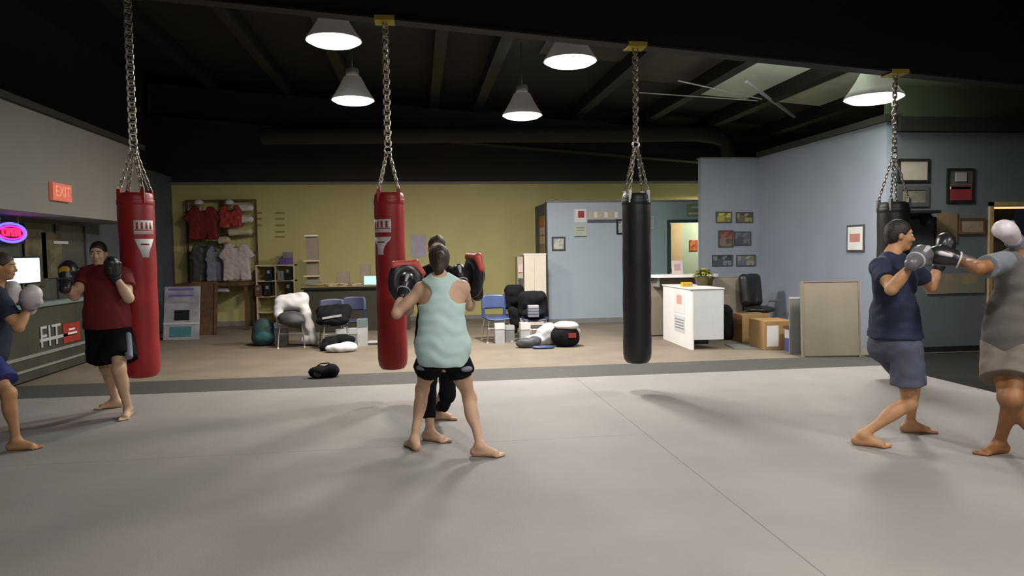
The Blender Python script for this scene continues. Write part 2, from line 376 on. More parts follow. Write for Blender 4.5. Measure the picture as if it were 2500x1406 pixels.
# left side: soffit over the glazed front, then the dark wall going back
struct('wall_left', B(-5.6, -4.46, -3.5, 12.5, 2.10, 3.30), 'grey_wall')
struct('wall_left_back', B(-5.6, -5.32, 12.5, 19, 0, 3.3), 'dark_wall')
struct('wall_left_stub', B(-5.6, -5.15, 11.9, 12.5, 0, 2.1), 'dark_wall')
struct('wall_left_end', B(-5.15, -4.46, 12.44, 12.5, 2.1, 3.3), 'dark_wall')
struct('trim_4', B(-4.62, -4.40, -3.5, 12.52, 3.30, 3.38), 'upper_dark')
struct('wall_left_upper', B(-5.6, -5.5, -3.5, 19, 3.3, 5.6), 'roof_black')
# back wall with darker wall over it
struct('wall_back', B(-5.6, 9.5, YB, YB+.15, 0, 3.12), 'yellow')
struct('trim_5', B(-5.32, 9.5, YB-.03, YB+.15, 3.12, 3.18), 'trim_grey')
struct('wall_back_upper', B(-5.6, 12, YB+.02, YB+.2, 3.18, 5.8), 'upper_dark')
struct('baseboard_back', B(-5.32, 2.8, YB-.02, YB, 0, .10), 'mid_grey')
# light blue box room in front of it
bx0 = PY(1338, 640, 15.0)[0]; bx1 = PY(1560, 640, 15.0)[0]; dx0 = PY(1635, 640, 15.0)[0]; bzt = 2.58
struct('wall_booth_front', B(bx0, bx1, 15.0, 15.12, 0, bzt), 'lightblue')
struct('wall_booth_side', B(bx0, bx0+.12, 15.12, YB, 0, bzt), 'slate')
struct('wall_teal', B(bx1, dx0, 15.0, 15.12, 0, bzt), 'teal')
dz = zt(1670, 543, 15.0)
struct('wall_teal_header', B(dx0, 7.2, 15.0, 15.12, dz, bzt), 'teal')
struct('trim_6', B(bx0-.03, 7.2, 14.97, 15.15, bzt, bzt+.035), 'trim_grey')
struct('baseboard_booth', B(bx0, dx0, 14.985, 15.0, 0, .10), 'mid_grey')
# room seen through the opening
struct('door_1', B(dx0-.06, dx0, 14.97, 15.14, 0, dz).box(dx0-.06, 7.0, 14.97, 15.14, dz, dz+.06), 'green_dark')
struct('wall_inner', B(dx0-1.0, 8.0, 16.48, 16.58, 0, 2.5), mat('sage', (.34,.42,.33), .7, var=.05))
bay_lamp('bay_lamp', 'lamp of the back room behind the blue pillar', (7.0, 15.6, 2.9), .42, (1.0,.90,.70), 80)
# raised right block of rooms: pillar face and long blue wall
px0 = PY(1712, 500, 13.3)[0]
struct('wall_pillar', B(px0, 6.75, 13.3, 13.45, 0, 3.27), 'blue')
struct('wall_right', B(6.60, 6.75, 9.45, 13.3, 0, 3.30), 'blue')
struct('trim_7', B(6.55, 6.80, 9.40, 13.3, 3.30, 3.40), 'upper_dark')
struct('trim_8', B(px0-.02, 6.6, 13.28, 13.47, 3.27, 3.30), 'trim_grey')
# dark wall facing the viewer on the right, with a doorway
ddx = PY(2410, 650, 9.45)[0]; ddz = zt(2450, 493, 9.45)
struct('wall_dark', B(6.75, ddx, 9.45, 9.6, 0, 3.16), 'slate')
struct('wall_dark_header', B(ddx, 12, 9.45, 9.6, ddz, 3.16), 'slate')
struct('wall_dark_right', B(ddx+.95, 12, 9.45, 9.6, 0, ddz), 'slate')
struct('door_2', B(ddx, ddx+.06, 9.41, 9.62, 0, ddz).box(ddx+.89, ddx+.95, 9.41, 9.62, 0, ddz).box(ddx, ddx+.95, 9.41, 9.62, ddz-.06, ddz+.0), 'wood_tan')
struct('wall_dark_room', B(ddx-.4, ddx+2.2, 11.4, 11.5, 0, 2.6), mat('room_tan', (.45,.36,.20), .7, var=.1))
struct('trim_9', B(6.75, 12, 9.36, 9.6, 3.16, 3.36), 'roof_black')
gx = PY(2262, 240, 9.6)[0]
struct('wall_dark_upper', B(6.8, 12, 9.7, 9.8, 3.36, 5.3), 'olive')
struct('baseboard_right', B(6.75, ddx, 9.43, 9.45, 0, .08), 'black')
# roof: dark deck, rafter beam, purlins, light liner panels to the right
P = Mesh()
P.add([(x, y, roof_z(x)+dz_) for dz_ in (0, .08) for x, y in ((-6.5, -3.5), (13, -3.5), (13, 19), (-6.5, 19))],
      [(3,2,1,0), (4,5,6,7), (0,1,5,4), (1,2,6,5), (2,3,7,6), (3,0,4,7)])
struct('ceiling', P, 'roof_black')
def sloped(x0, x1, y0, y1, h0, h1, n=1):          # a member that follows the roof slope; h over the beam's underside
    mb = Mesh(); v = []
    for x in (x0, x1):
        for y in (y0, y1):
            for h in (h0, h1): v.append((x, y, beam_z(x)+h))
    return mb.add(v, [(0,1,3,2),(4,6,7,5),(0,4,5,1),(2,3,7,6),(0,2,6,4),(1,5,7,3)])
BY = 7.5
bt = thing('roof_beam', 'deep dark steel beam across the hall, all chains hang from it', 'beam', (3, BY, beam_z(3)))
sloped(-6.4, 12.5, BY-.09, BY+.09, 0, .02).build('bottom_flange', 'steel_black', bt, world=True)
sloped(-6.4, 12.5, BY-.006, BY+.006, .02, 1.03).build('web', 'steel_black', bt, world=True)
sloped(-6.4, 12.5, BY-.13, BY+.13, 1.03, 1.045).build('top_flange', 'steel_black', bt, world=True)
bt2 = thing('roof_beam', 'dark steel roof beam farther back, over the yellow wall', 'beam', (3, 15.6, beam_z(3)))
sloped(-5.4, 12.5, 15.45, 15.75, .1, .12).build('bottom_flange', 'steel_black', bt2, world=True)
sloped(-5.4, 12.5, 15.594, 15.606, .12, .79).build('web', 'steel_black', bt2, world=True)
for i, x in enumerate((-4.1, -2.6, -1.3, .4, 1.32, 3.45, 4.95, 6.4, 7.9, 9.4)):
    o = sloped(x-.09, x+.09, BY+.14, 19, .80, 1.045).build('purlin', 'steel_black')
    tag(o, f'dark roof purlin {["left, over the left bag","left, between left and middle bag chains","beside the mint-tinted lamp","right of the middle chain","over the round lamp between the chains","left of the bright roof panels","between the two bright roof panels","right of the bright roof panels","over the dark picture wall","far right over the doorway"][i]}', 'purlin', 'roof purlins')
def liner(name, label, x0, x1, y0, y1, m):
    mb = sloped(x0, x1, y0, y1, 1.015, 1.045); return tag(mb.build(name, m), label, 'roof panel', 'roof liner panels')
liner('roof_panel', 'bright pale green corrugated roof panel, left one beside the dark purlin', 5.06, 6.30, 8.2, 13.2, 'roof_white')
liner('roof_panel', 'pale roof panel behind the rightmost lamp', 6.50, 7.80, 8.2, 13.2, 'roof_white')
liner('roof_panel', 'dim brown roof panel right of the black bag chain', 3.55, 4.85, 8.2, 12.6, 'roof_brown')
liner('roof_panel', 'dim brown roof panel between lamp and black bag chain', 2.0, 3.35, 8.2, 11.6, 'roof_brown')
a, b = PR(1655, 197, .268), PR(1860, 242, .268)
tag(Mesh().tube([a, b], .012, 6).build('brace_rod', 'light_grey'), 'thin pale brace rod under the roof near the bright panels', 'rod')
a, b = PR(1822, 200, .275), PY(1940, 285, 13.6)
tag(Mesh().tube([a, b], .03, 6).build('brace_angle', 'light_grey'), 'grey diagonal angle brace under the bright roof panels', 'brace')
a, b = PR(1560, 226, .268), PR(1850, 246, .268)
tag(Mesh().tube([a, b], .010, 6).build('brace_rod', 'light_grey'), 'long thin rod under the roof, lower of the two', 'rod')
# duct over the yellow wall bending down at the right
pts = [PY(x, y, 15.1) for x, y in ((640, 332), (900, 330), (1200, 328), (1500, 328), (1700, 326), (1745, 332), (1772, 345), (1782, 385), (1782, 440))]
tag(Mesh().tube(pts, .17, 14).build('air_duct', 'upper_dark', smooth='auto'), 'dark round air duct above the yellow wall bending down at right', 'duct')
# faint lettering on the yellow wall, two columns of four lines
wl = thing('wall_lettering', 'faint ochre lettering in two columns on the yellow wall', 'lettering', PY(665, 550, YB-.006))
for c0, c1 in ((622, 640), (672, 695)):
    for r in (520, 534, 550, 566, 578)[:5 if c0 > 650 else 3]:
        x0, x1, z0, z1 = RY(c0, r-2, c1, r+2, YB)
        B(x0, x1, YB-.008, YB-.001, z0, z1).build('text_line', mat('ochre', (.26,.21,.05), .7), wl, world=True)
# ------------------------------------------------------------ glazed front on the left
GXL = -5.14
for i, (y0, y1) in enumerate(((3.0, 4.6), (4.6, 6.2), (6.2, 7.8), (7.8, 9.4), (9.4, 11.0), (11.0, 11.9))):
    w = thing(f'window_{i+1}', None, None, (GXL, (y0+y1)/2, 0)); tag(w, kind='structure')
    B(GXL, GXL+.05, y0, y0+.05, .1, 2.1).box(GXL, GXL+.05, y1-.05, y1, .1, 2.1).box(GXL, GXL+.05, y0+.05, y1-.05, .1, .16).box(GXL, GXL+.05, y0+.05, y1-.05, 2.04, 2.1).build('window_frame', 'dark_grey', w, world=True)
    B(GXL+.02, GXL+.03, y0+.05, y1-.05, .16, 2.04).build('pane', 'glass', w, world=True)
struct('wall_left_sill', B(-5.2, GXL+.05, -3.5, 11.9, 0, .1), 'dark_grey')
struct('wall_street', B(-9.2, -9.0, 2, 20, 0, 3.2), mat('outside', (.05,.047,.022), .9, var=.7, scale=.8))
struct('wall_left_front', B(-5.6, GXL, -3.5, 3.0, 0, 2.1), 'dark_wall')
# banner wall: low cabinet with a printed banner
bn = thing('banner_stand', 'low dark banner panel with FIT lettering leaning by the window', 'banner', (-4.9, 10.2, 0))
by0, by1 = PX(88, 850, -4.9)[1], PX(250, 850, -4.9)[1]
Mesh().box(-5.0, -4.9, 7.6, 11.7, .02, .93).build('panel', mat('banner_dark', (.05,.052,.035), .6, var=.3, scale=2), bn, world=True, bevel=.01)
B(-5.02, -4.86, 7.6, 11.75, .93, .985).build('top_rail', mat('rail_teal', (.16,.22,.21), .5), bn, world=True)
B(-4.9, -4.885, 7.6, 11.7, .30, .34).box(-4.9, -4.885, 7.6, 11.7, .14, .17).build('lower_rail', 'mid_grey', bn, world=True)
R = np.stack([np.array([0,1,0.]), np.array([0,0,1.]), np.array([1,0,0.])], 1)
yy0, yy1 = PX(92, 822, -4.9)[1], PX(149, 822, -4.9)[1]
text('FIT', .40, 'light_grey', 'lettering', bn, R, to_local(np.array([[-4.888, (yy0+yy1)/2, PX(118, 822, -4.9)[2]]]), bn)[0], sx=(yy1-yy0)/.56)
ly0, ly1 = PX(152, 815, -4.9)[1], PX(193, 815, -4.9)[1]; lz = PX(172, 812, -4.9)[2]
lb_ = B(-4.9, -4.885, ly0, ly1, lz-.13, lz+.14).build('red_emblem', 'red_dim', bn, world=True)
B(-4.885, -4.88, ly0+.12, ly1-.1, lz-.02, lz+.01).box(-4.885, -4.88, ly0+.15, ly1-.16, lz+.04, lz+.065).build('emblem_stroke', 'white', lb_, world=True)
B(-4.9, -4.885, PX(97, 868, -4.9)[1], PX(186, 835, -4.9)[1], .47, .51).build('caption_bar', 'light_grey', bn, world=True)
# neon sign
q = PX(28, 568, -5.0)
ns = thing('neon_sign', 'oval neon sign with blue ring and red OPEN hanging in the window', 'sign', q)
blue_n = mat('neon_blue', (.05,.05,.3), .4, emit=(.10,.08,1.0,3.0)); red_n = mat('neon_red', (.3,.01,.02), .4, emit=(1.0,.01,.05,4.0)); mag = mat('neon_magenta', (.3,.01,.2), .4, emit=(1.0,.03,.6,1.4))
Mesh().tube([(0, .33*math.cos(a), .115*math.sin(a)) for a in np.linspace(0, 2*math.pi, 40)[:-1]], .016, 8, closed=True).build('neon_ring', blue_n, ns, smooth=True)
Mesh().tube([(0, .28*math.cos(a), .080*math.sin(a)) for a in np.linspace(0, 2*math.pi, 40)[:-1]], .010, 8, closed=True).build('inner_ring', mag, ns, smooth=True)
text('OPEN', .15, red_n, 'lettering', ns, R, (0, 0, 0), depth=.012, sx=1.05)
B(-.03, -.018, -.35, .35, -.13, .13).build('backing_plate', 'black', ns, bevel=.005)
Mesh().tube([(-.02, -.2, .12), (-.02, -.2, .25), (-.02, -.2, 2.1-q[2])], .004, 5).tube([(-.02, .2, .12), (-.02, .2, .25), (-.02, .2, 2.1-q[2])], .004, 5).build('hanging_wire', 'chrome', ns)
# glowing screen
sp_ = PX(54, 668, -4.94)
ms = thing('monitor', 'glowing pale blue screen behind the white boxing glove', 'monitor', (-4.94, sp_[1], 0.985))
B(-.02, .02, -.40, .40, .25, .60).build('screen_case', 'black', ms, bevel=.01)
B(.02, .024, -.38, .38, .27, .58).build('screen', mat('screen_glow', (.1,.15,.2), .3, emit=(.55,.78,1.0,3.2)), ms)
Mesh().cyl((0,0,.02), (0,0,.26), .02).box(-.07, .07, -.12, .12, .0, .02).build('stand', 'dark_grey', ms)
# exit sign on the soffit
ex = PX(143, 470, -4.46)
es = thing('exit_sign', 'small orange-red EXIT sign on the grey soffit', 'sign', ex)
B(0, .05, -.24, .24, -.11, .11).build('housing', mat('exit_orange', (.62,.16,.10), .5, emit=(.9,.20,.13,.22)), es, bevel=.006)
text('EXIT', .19, mat('exit_letters', (.75,.30,.22), .5, emit=(1.0,.35,.22,.35)), 'lettering', es, R, (.052, 0, 0), sx=1.0)
# things outside / on the glazing
pw = PX(150, 592, -5.08)
tag(B(-5.085, -5.078, pw[1]-.22, pw[1]+.2, pw[2]-.02, pw[2]+.02).build('window_decal', 'light_grey'), 'short pale strip stuck on the window', 'decal')
for px_, py_, h_, lab in ((85, 600, .55, 'olive poster on the window by the neon sign'), (125, 600, .45, 'narrow dark olive poster on the window, right of the neon sign')):
    pp = PX(px_, py_, -5.08)
    tag(B(-5.09, -5.08, pp[1]-.25, pp[1]+.3, pp[2]-h_, pp[2]+h_*.4).build('window_poster', mat('poster_olive', (.10,.09,.05), .7, var=.6, scale=5)), lab, 'poster')

# ------------------------------------------------------------ punching bags
def chain_mesh(a, b, w=.045, pitch=.044, r=.0065):
    mb = Mesh(); a = np.array(a, float); b = np.array(b, float); L = np.linalg.norm(b-a); n = max(2, int(L/pitch)); d = (b-a)/L
    t = np.array([1,0,0.]) if abs(d[0]) < .7 else np.array([0,1,0.]); s1 = unit(np.cross(d, np.cross(t, d))); s2 = np.cross(d, s1)
    for i in range(n):
        c = a+d*(L*(i+.5)/n); s = unit(s1+.35*s2) if i % 2 == 0 else unit(s2+.55*s1); hl = pitch*.72; hw = w/2-r
        mb.tube([c+d*y*hl+s*x*hw for x, y in ((1,.5),(.7,.9),(0,1),(-.7,.9),(-1,.5),(-1,-.5),(-.7,-.9),(0,-1),(.7,-.9),(1,-.5))], r, 5, closed=True)
    return mb
def heavy_bag(name, label, x, zt_, zb, rad, m, red, group, top):
    t = thing(name, label, 'punching bag', (x, BY, zb), 0, group); h = zt_-zb
    prof = [(rad*.45, .0), (rad*.78, .012), (rad*.94, .05), (rad, .11)]+[(rad*(1+.015*math.sin(k*1.9)), .11+(h-.2)*k/12) for k in range(1, 12)]+[(rad*.995, h-.06), (rad*.97, h-.02), (rad*.88, h), (rad*.5, h-.005)]
    Mesh().lathe(prof, n=40).build('bag_body', m, t, smooth='auto')
    Mesh().lathe([(rad*1.01, h-.12), (rad*1.025, h-.115), (rad*1.025, h-.07), (rad*1.01, h-.065)], n=40, capa=False, capb=False).build('top_band', m, t, smooth='auto')
    hub = .52 if not red else .44
    Mesh().tube([(.035*math.cos(a), 0, h+hub+.035*math.sin(a)) for a in np.linspace(0, 2*math.pi, 17)[:-1]], .010, 6, closed=True).build('swivel_ring', 'chrome', t, smooth=True)
    for k in range(4):
        a = math.pi/4+k*math.pi/2; p = (rad*.93*math.cos(a), rad*.93*math.sin(a), h+.02)
        chain_mesh(p, (.02*math.cos(a), .02*math.sin(a), h+hub-.03), .04, .042, .006).build('suspension_chain', 'chain', t)
        Mesh().box(p[0]-.018, p[0]+.018, p[1]-.018, p[1]+.018, h-.10, h+.035).build('hanger_strap', 'chrome' if not red else 'red_vinyl', t, bevel=.003)
    ztop = beam_z(x)-zb
    chain_mesh((0,0,h+hub+.04), (0,0,ztop-.0), .082, .050, .0105).build('chain', 'chain', t)
    sl = Mesh()
    for y0, y1, z0, z1 in ((-.10, .10, -.010, -.002), (-.104, -.094, -.010, .035), (.094, .104, -.010, .035)): sl.box(-.10, .10, y0, y1, ztop+z0, ztop+z1)
    sl.build('beam_sling', 'strap_yellow', t)
    if red:
        def curved(a0, a1, z0, z1, mm, nm, par=t, rr=1.012, taper=0):
            mb = Mesh(); n = 14; v = []
            for z, k in ((z0, taper), (z1, 0)):
                for i in range(n+1):
                    a = a0+(a1-a0)*(k*.5+(1-k)*i/n); v.append((rad*rr*math.cos(a), rad*rr*math.sin(a), z))
            mb.add(v, [(i, i+1, n+2+i, n+1+i) for i in range(n)]); o = mb.build(nm, mm, par, smooth=True, fix=False)
            md = o.modifiers.new('solid', 'SOLIDIFY'); md.thickness = .004; return o
        a0, a1 = red; zz = h-.27
        curved(a0, a1, zz-.135, zz, 'white_logo', 'logo_block')
        curved(a0, a1, zz-.36, zz-.18, 'white_logo', 'logo_emblem', taper=.72)
        w = (a1-a0)
        curved(a0+.05*w, a1-.05*w, zz-.10, zz-.09, 'red_dim', 'logo_stroke', rr=1.02)
        for q in range(4): curved(a0+(.1+q*.22)*w, a0+(.1+q*.22+.10)*w, zz-.085, zz-.02, 'red_dim', 'logo_stroke', rr=1.02)
        curved(a0+.3*w, a1-.3*w, zz-.24, zz-.225, 'red_dim', 'logo_stroke', rr=1.02)
    return t
heavy_bag('punching_bag', 'tall red punching bag beside the man in the red shirt', -2.745, 2.18, .36, .165, 'red_vinyl', (-math.pi*.44, -math.pi*.06), 'hanging punching bags', 0)
heavy_bag('punching_bag', 'tall red punching bag behind the woman in the mint top', -.285, 2.17, .35, .152, 'red_vinyl', (-math.pi*.95, -math.pi*.46), 'hanging punching bags', 0)
heavy_bag('punching_bag', 'black punching bag in front of the light blue wall', 2.335, 2.15, .32, .152, 'black_vinyl', None, 'hanging punching bags', 0)
heavy_bag('punching_bag', 'black punching bag mostly hidden behind the man in navy', 5.33, 2.04, .36, .165, 'black_vinyl', None, 'hanging punching bags', 0)
# ------------------------------------------------------------ furniture and things along the back wall
def strip_box(name, label, cat, rect, Y, th, m, parts=(), lean=0, frame=None, group=None, fy=None):
    """flat thing on a wall facing the viewer: print plate and frame"""
    x0, x1, z0, z1 = RY(*rect, Y); t = thing(name, label, cat, ((x0+x1)/2, Y, (z0+z1)/2), 0, group); w, h = (x1-x0)/2, (z1-z0)/2
    if frame:
        e = frame[1]; mb = Mesh(); mb.box(-w, w, -th, 0, h-e, h).box(-w, w, -th, 0, -h, -h+e).box(-w, -w+e, -th, 0, -h+e, h-e).box(w-e, w, -th, 0, -h+e, h-e)
        mb.build('frame', frame[0], t); B(-w+e, w-e, -th*.5, 0, -h+e, h-e).build('print', m, t)
    else: B(-w, w, -th, 0, -h, h).build('print', m, t)
    for n, mm, a, b, c, d in parts: B(-w+2*w*a, -w+2*w*b, -th-.004, -th*.5, -h+2*h*c, -h+2*h*d).build(n, mm, t)
    return t
# clothes display at the left end of the yellow wall
dg = thing('display_rack', 'dark wall rack and table holding the hanging shirts', 'rack', (PY(540, 700, 16.2)[0], 16.3, 0))
x0, x1, z0, z1 = RY(452, 486, 622, 690, 16.3)
mb = Mesh()
for z in (z1, z1-.75, z1-1.15): mb.box(x0, x1, 16.42, 16.46, z-.03, z)
for x in (x0, (x0+x1)/2, x1): mb.box(x-.02, x+.02, 16.46, 16.50, 1.0, z1)
mb.build('wall_rails', 'wood_brown', dg, world=True)
zt_t = PY(540, 690, 15.7)[2]
B(x0, x1, 15.55, 16.4, zt_t-.07, zt_t).build('tabletop', 'wood_brown', dg, world=True, bevel=.006)
for x, y in ((x0+.04, 15.6), (x1-.06, 15.6), (x0+.04, 16.3), (x1-.06, 16.3)): B(x-.03, x+.03, y-.03, y+.03, 0, zt_t-.07).build('leg', 'wood_brown', dg, world=True)
def shirt(name, label, rect, Y, m, seed, extra=None, group='shirts on the display rack'):
    x0, x1, z0, z1 = RY(*rect, Y); w = x1-x0; h = z1-z0; cx = (x0+x1)/2
    t = thing(name, label, 'shirt', (cx, Y, z1), 0, group); s = Sdf(); bw = w*.30
    s.cap((cx-bw*.62, Y, z1-.10*h), (cx-bw*.80, Y, z0+.05), .10, .11, k=.05).cap((cx+bw*.62, Y, z1-.10*h), (cx+bw*.80, Y, z0+.05), .10, .11, k=.05)
    s.ell((cx, Y, (z0+z1)/2), (bw*1.15, .07, h*.5), k=.05)
    for sg in (-1, 1): s.cap((cx+sg*bw*.7, Y, z1-.10*h), (cx+sg*(w/2-.06), Y, z1-.38*h), .085, .075, k=.04, cut=True)
    s.cut((cx, Y-.075, 0), (0,-1,0)).cut((cx, Y+.06, 0), (0,1,0)).cut((0,0,z0), (0,0,-1)).sub_ell((cx, Y-.03, z1-.01), (.10, .10, .07))
    s.build('fabric', m, t, .014, (.010, 22, seed))
    Mesh().tube([(0,0,-.05), (0,0,.03), (.02,0,.06), (.0,0,.09), (-.02,0,.07)], .004, 5).tube([(-.17,0,-.13), (0,0,-.05), (.17,0,-.13)], .006, 5).build('hanger', 'wood_brown', t)
    return t
shirt('shirt', 'dark red shirt hanging at the left end of the display rack', (446, 508, 545, 585), 16.25, 'dark_red', 1)
shirt('shirt', 'brighter red shirt hanging right of the dark red one', (530, 508, 596, 556), 16.22, 'red_dim', 2)
shirt('shirt', 'dark grey long shirt hanging under the dark red one', (462, 596, 535, 688), 16.12, 'dark_grey', 3)
shirt('shirt', 'purple-grey shirt half behind the white shirt', (500, 606, 560, 686), 16.02, 'grey_patch', 4)
shirt('shirt', 'plain off-white shirt hanging in front on the display rack', (532, 596, 624, 684), 15.85, 'pink_cloth', 5)
def cap(name, label, px, py, Y, m, group='caps on the display rack'):
    p = PY(px, py, Y); t = thing(name, label, 'cap', p, 0, group); s = Sdf()
    s.ell(p+(0,0,.0), (.10, .11, .085)).cut(p+(0,0,-.03), (0,0,-1)); s.build('crown', m, t, .012)
    Mesh().prismz([(.085*math.cos(a), -.06+(-.13)*abs(math.sin(a))) for a in np.linspace(0, -math.pi, 11)], -.035, -.025).build('brim', m, t); return t
cap('cap', 'white cap on the top rail above the dark red shirt', 485, 496, 16.36, 'white_cloth')
cap('cap', 'white cap on the top rail above the brighter red shirt', 560, 496, 16.36, 'white_cloth')
for i, (a, b, c, d, lab) in enumerate(((577, 500, 617, 514, 'top pale folded shirt at the right end of the display rack'), (577, 528, 617, 543, 'second pale folded shirt down at the right end of the display rack'), (555, 557, 615, 575, 'wide cream folded shirt above the off-white hanging shirt'), (530, 578, 560, 594, 'small cream folded shirt left above the off-white hanging shirt'))):
    x0, x1, z0, z1 = RY(a, b, c, d, 16.3); s = Sdf(); p = np.array([(x0+x1)/2, 16.33, (z0+z1)/2])
    s.cap(p-((x1-x0)/2-.06, 0, 0), p+((x1-x0)/2-.06, 0, 0), .075, k=.02).cap(p-((x1-x0)/2-.06, .04, .04), p+((x1-x0)/2-.06, -.04, -.0), .05, k=.02)
    o = s.build('folded_shirt', 'cream' if i > 1 else 'white_cloth', None, .014, (.005, 30, i)); tag(o, lab, 'folded shirt', 'folded shirts on the display rack')
p = PY(400, 0, 16.2); x0, x1, z0, z1 = RY(520, 702, 560, 722, 15.7)
s = Sdf(); s.cap(((x0+.08), 15.75, z1-.03), (x1-.06, 15.75, z1-.05), .07, .06); tag(s.build('folded_towel', 'light_grey', None, .014, (.006, 26, 9)), 'pale folded towel hanging just under the display table', 'towel')
# leaning poster board and brown board at far left
pb = thing('poster_board', 'white poster board with teal foot leaning by the dark corner', 'poster board', (-4.40, 14.0, 0))
x0, _, _ = PY(398, 828, 14.0); x1, _, _ = PY(486, 828, 14.0); h = PY(440, 700, 14.3)[2]; w = x1-x0; cx = (x0+x1)/2; pb.location.x = cx
Rx = rotm('x', -.20)
def leanbox(a, b, c, d, y0, y1, R=Rx): return B(a, b, y0, y1, c, d, R=R, c=(0, 0, 0))
leanbox(-w/2, w/2, 0, h*1.03, -.01, .02).build('panel', mat('poster_grey', (.30,.30,.34), .5, var=.35, scale=4), pb, bevel=.006)
leanbox(-w*.32, w*.28, .06, .25, -.016, -.008).build('teal_block', mat('poster_teal', (.05,.17,.19), .5), pb)
leanbox(-w*.20, w*.22, .37, .56, -.016, -.008).build('dark_photo', 'black', pb)
leanbox(-w/2, w/2, .29, .33, -.018, -.008).build('pale_bar', 'light_grey', pb)
for z in (.70, .82, .94): leanbox(-w*.38, w*.32, z, z+.035, -.014, -.008).build('text_line', 'purple' if z > .8 else 'mid_grey', pb)
bb = thing('wooden_board', 'tall dark brown wooden board leaning behind the poster board', 'board', (PY(506, 820, 14.9)[0], 14.75, 0))
leanbox(-.27, .22, 0, 1.07, 0, .03).build('panel', 'wood_brown', bb, bevel=.004)
leanbox(-.27, -.22, 0, 1.07, -.03, 0).box(.17, .22, -.03, 0, 0, 1.05, R=Rx, c=(0,0,0)).build('side_batten', 'wood_brown', bb)
# cream shelf unit with folders
x0, x1, z0, z1 = RY(626, 646, 721, 786, 16.15)
sh = thing('shelf_unit', 'cream open shelf unit against the yellow wall', 'shelf', ((x0+x1)/2, 16.3, 0)); w = (x1-x0)/2; H = z1
for x in (-w, -.01, w-.025): B(x, x+.025, -.17, .17, 0, H).build('side_panel' if abs(x) > .1 else 'divider', 'cream', sh)
levels = [PY(670, y, 16.15)[2] for y in (646, 684, 722, 760, 795)]
for z in levels: B(-w, w, -.175, .17, max(z-.028, 0), max(z, .028)).build('shelf', 'cream', sh)
for xx, lv, hh, lab in ((-.13, 1, .27, 'black folder on the upper shelf, left'), (.27, 1, .29, 'black folder on the upper shelf, right'), (-.17, 2, .28, 'black folder on the middle shelf, left'), (.27, 2, .30, 'black folder on the middle shelf, right'), (-.36, 2, .24, 'brown folder at the left end of the middle shelf'), (.12, 1, .20, 'grey folder in the middle of the upper shelf')):
    t = thing('folder', lab, 'folder', (sh.location.x+xx, 16.22, levels[lv]), 0, 'folders on the shelf unit')
    B(-.07, .07, -.13, .10, 0, hh).build('cover', 'black' if 'black' in lab else ('wood_brown' if 'brown' in lab else 'mid_grey'), t, bevel=.004); B(-.03, .03, -.134, -.13, hh*.55, hh*.8).build('spine_label', 'mid_grey', t)
t = thing('box', 'purple and grey box on top of the shelf unit', 'box', (PY(699, 640, 16.3)[0], 16.3, levels[0]))
B(-.14, .13, -.10, .10, 0, .14).build('body', 'purple', t, bevel=.004); B(-.06, .13, -.09, .09, .14, .27).build('upper_box', 'grey_patch', t, bevel=.004)
# slim display stand on the counter's left end
td = thing('display_stand', 'slim grey display stand with two shelves by the yellow wall', 'display stand', (PY(764, 690, 15.2)[0], 15.2, PY(764, 692, 15.2)[2]))
zz = [PY(764, y, 15.2)[2]-td.location.z for y in (575, 636, 673)]
B(-.12, .12, 0, .08, .03, zz[0]).build('back_panel', mat('stand_grey', (.24,.20,.15), .6), td); B(-.13, .13, -.06, .09, zz[0]-.02, zz[0]+.01).build('top_cap', 'white', td)
for z in zz[1:]: B(-.17, .16, -.10, .09, z-.02, z+.01).build('shelf', 'cream', td)
B(-.15, .15, -.1, .1, 0, .03).build('base', 'mid_grey', td)
# dark counter
x0, x1, z0, z1 = RY(742, 698, 1000, 803, 14.65)
k = thing('counter', 'long dark olive counter in front of the yellow wall', 'counter', ((x0+x1)/2, 14.65, 0)); w = (x1-x0)/2; CT = z1
B(-w, w, .03, .75, 0, z1-.05).build('body', mat('olive_dark', (.030,.028,.014), .6), k); B(-w-.04, w+.04, -.03, .8, z1-.05, z1).build('worktop', 'wood_tan', k, bevel=.004)
B(-w-.04, w+.04, -.036, -.03, z1-.055, z1-.012).build('front_lip', 'black', k)
def on_counter(px, dy=.35): return (PY(px, 690, 14.65+dy)[0], 14.65+dy, CT)
t = thing('tablet_screen', 'small mint-green glowing screen on the counter beside the red bag', 'screen', (PY(906, 690, 14.72)[0], 14.72, CT))
B(-.15, .15, 0, .02, .01, .20, R=rotm('x', -.15), c=(0,0,0)).build('case', 'light_grey', t, bevel=.003); B(-.135, .135, -.004, 0, .025, .185, R=rotm('x', -.15), c=(0,0,0)).build('screen', mat('mint_glow', (.1,.3,.2), .3, emit=(.33,1.0,.62,1.5)), t)
t = thing('box', 'small grey box standing on the counter left of the tall grey box', 'box', on_counter(838, .5)); B(-.13, .13, -.05, .05, 0, .28).build('body', mat('box_g', (.26,.22,.17), .6), t, bevel=.004); B(-.13, .13, -.052, -.05, .16, .165).build('lid_seam', 'mid_grey', t)
t = thing('box', 'taller grey box standing on the counter near the mint screen', 'box', on_counter(892, .5)); B(-.11, .11, -.05, .05, 0, .42).build('body', mat('box_g2', (.27,.23,.17), .6), t, bevel=.004); B(-.11, .11, -.052, -.05, .3, .305).build('lid_seam', 'mid_grey', t)
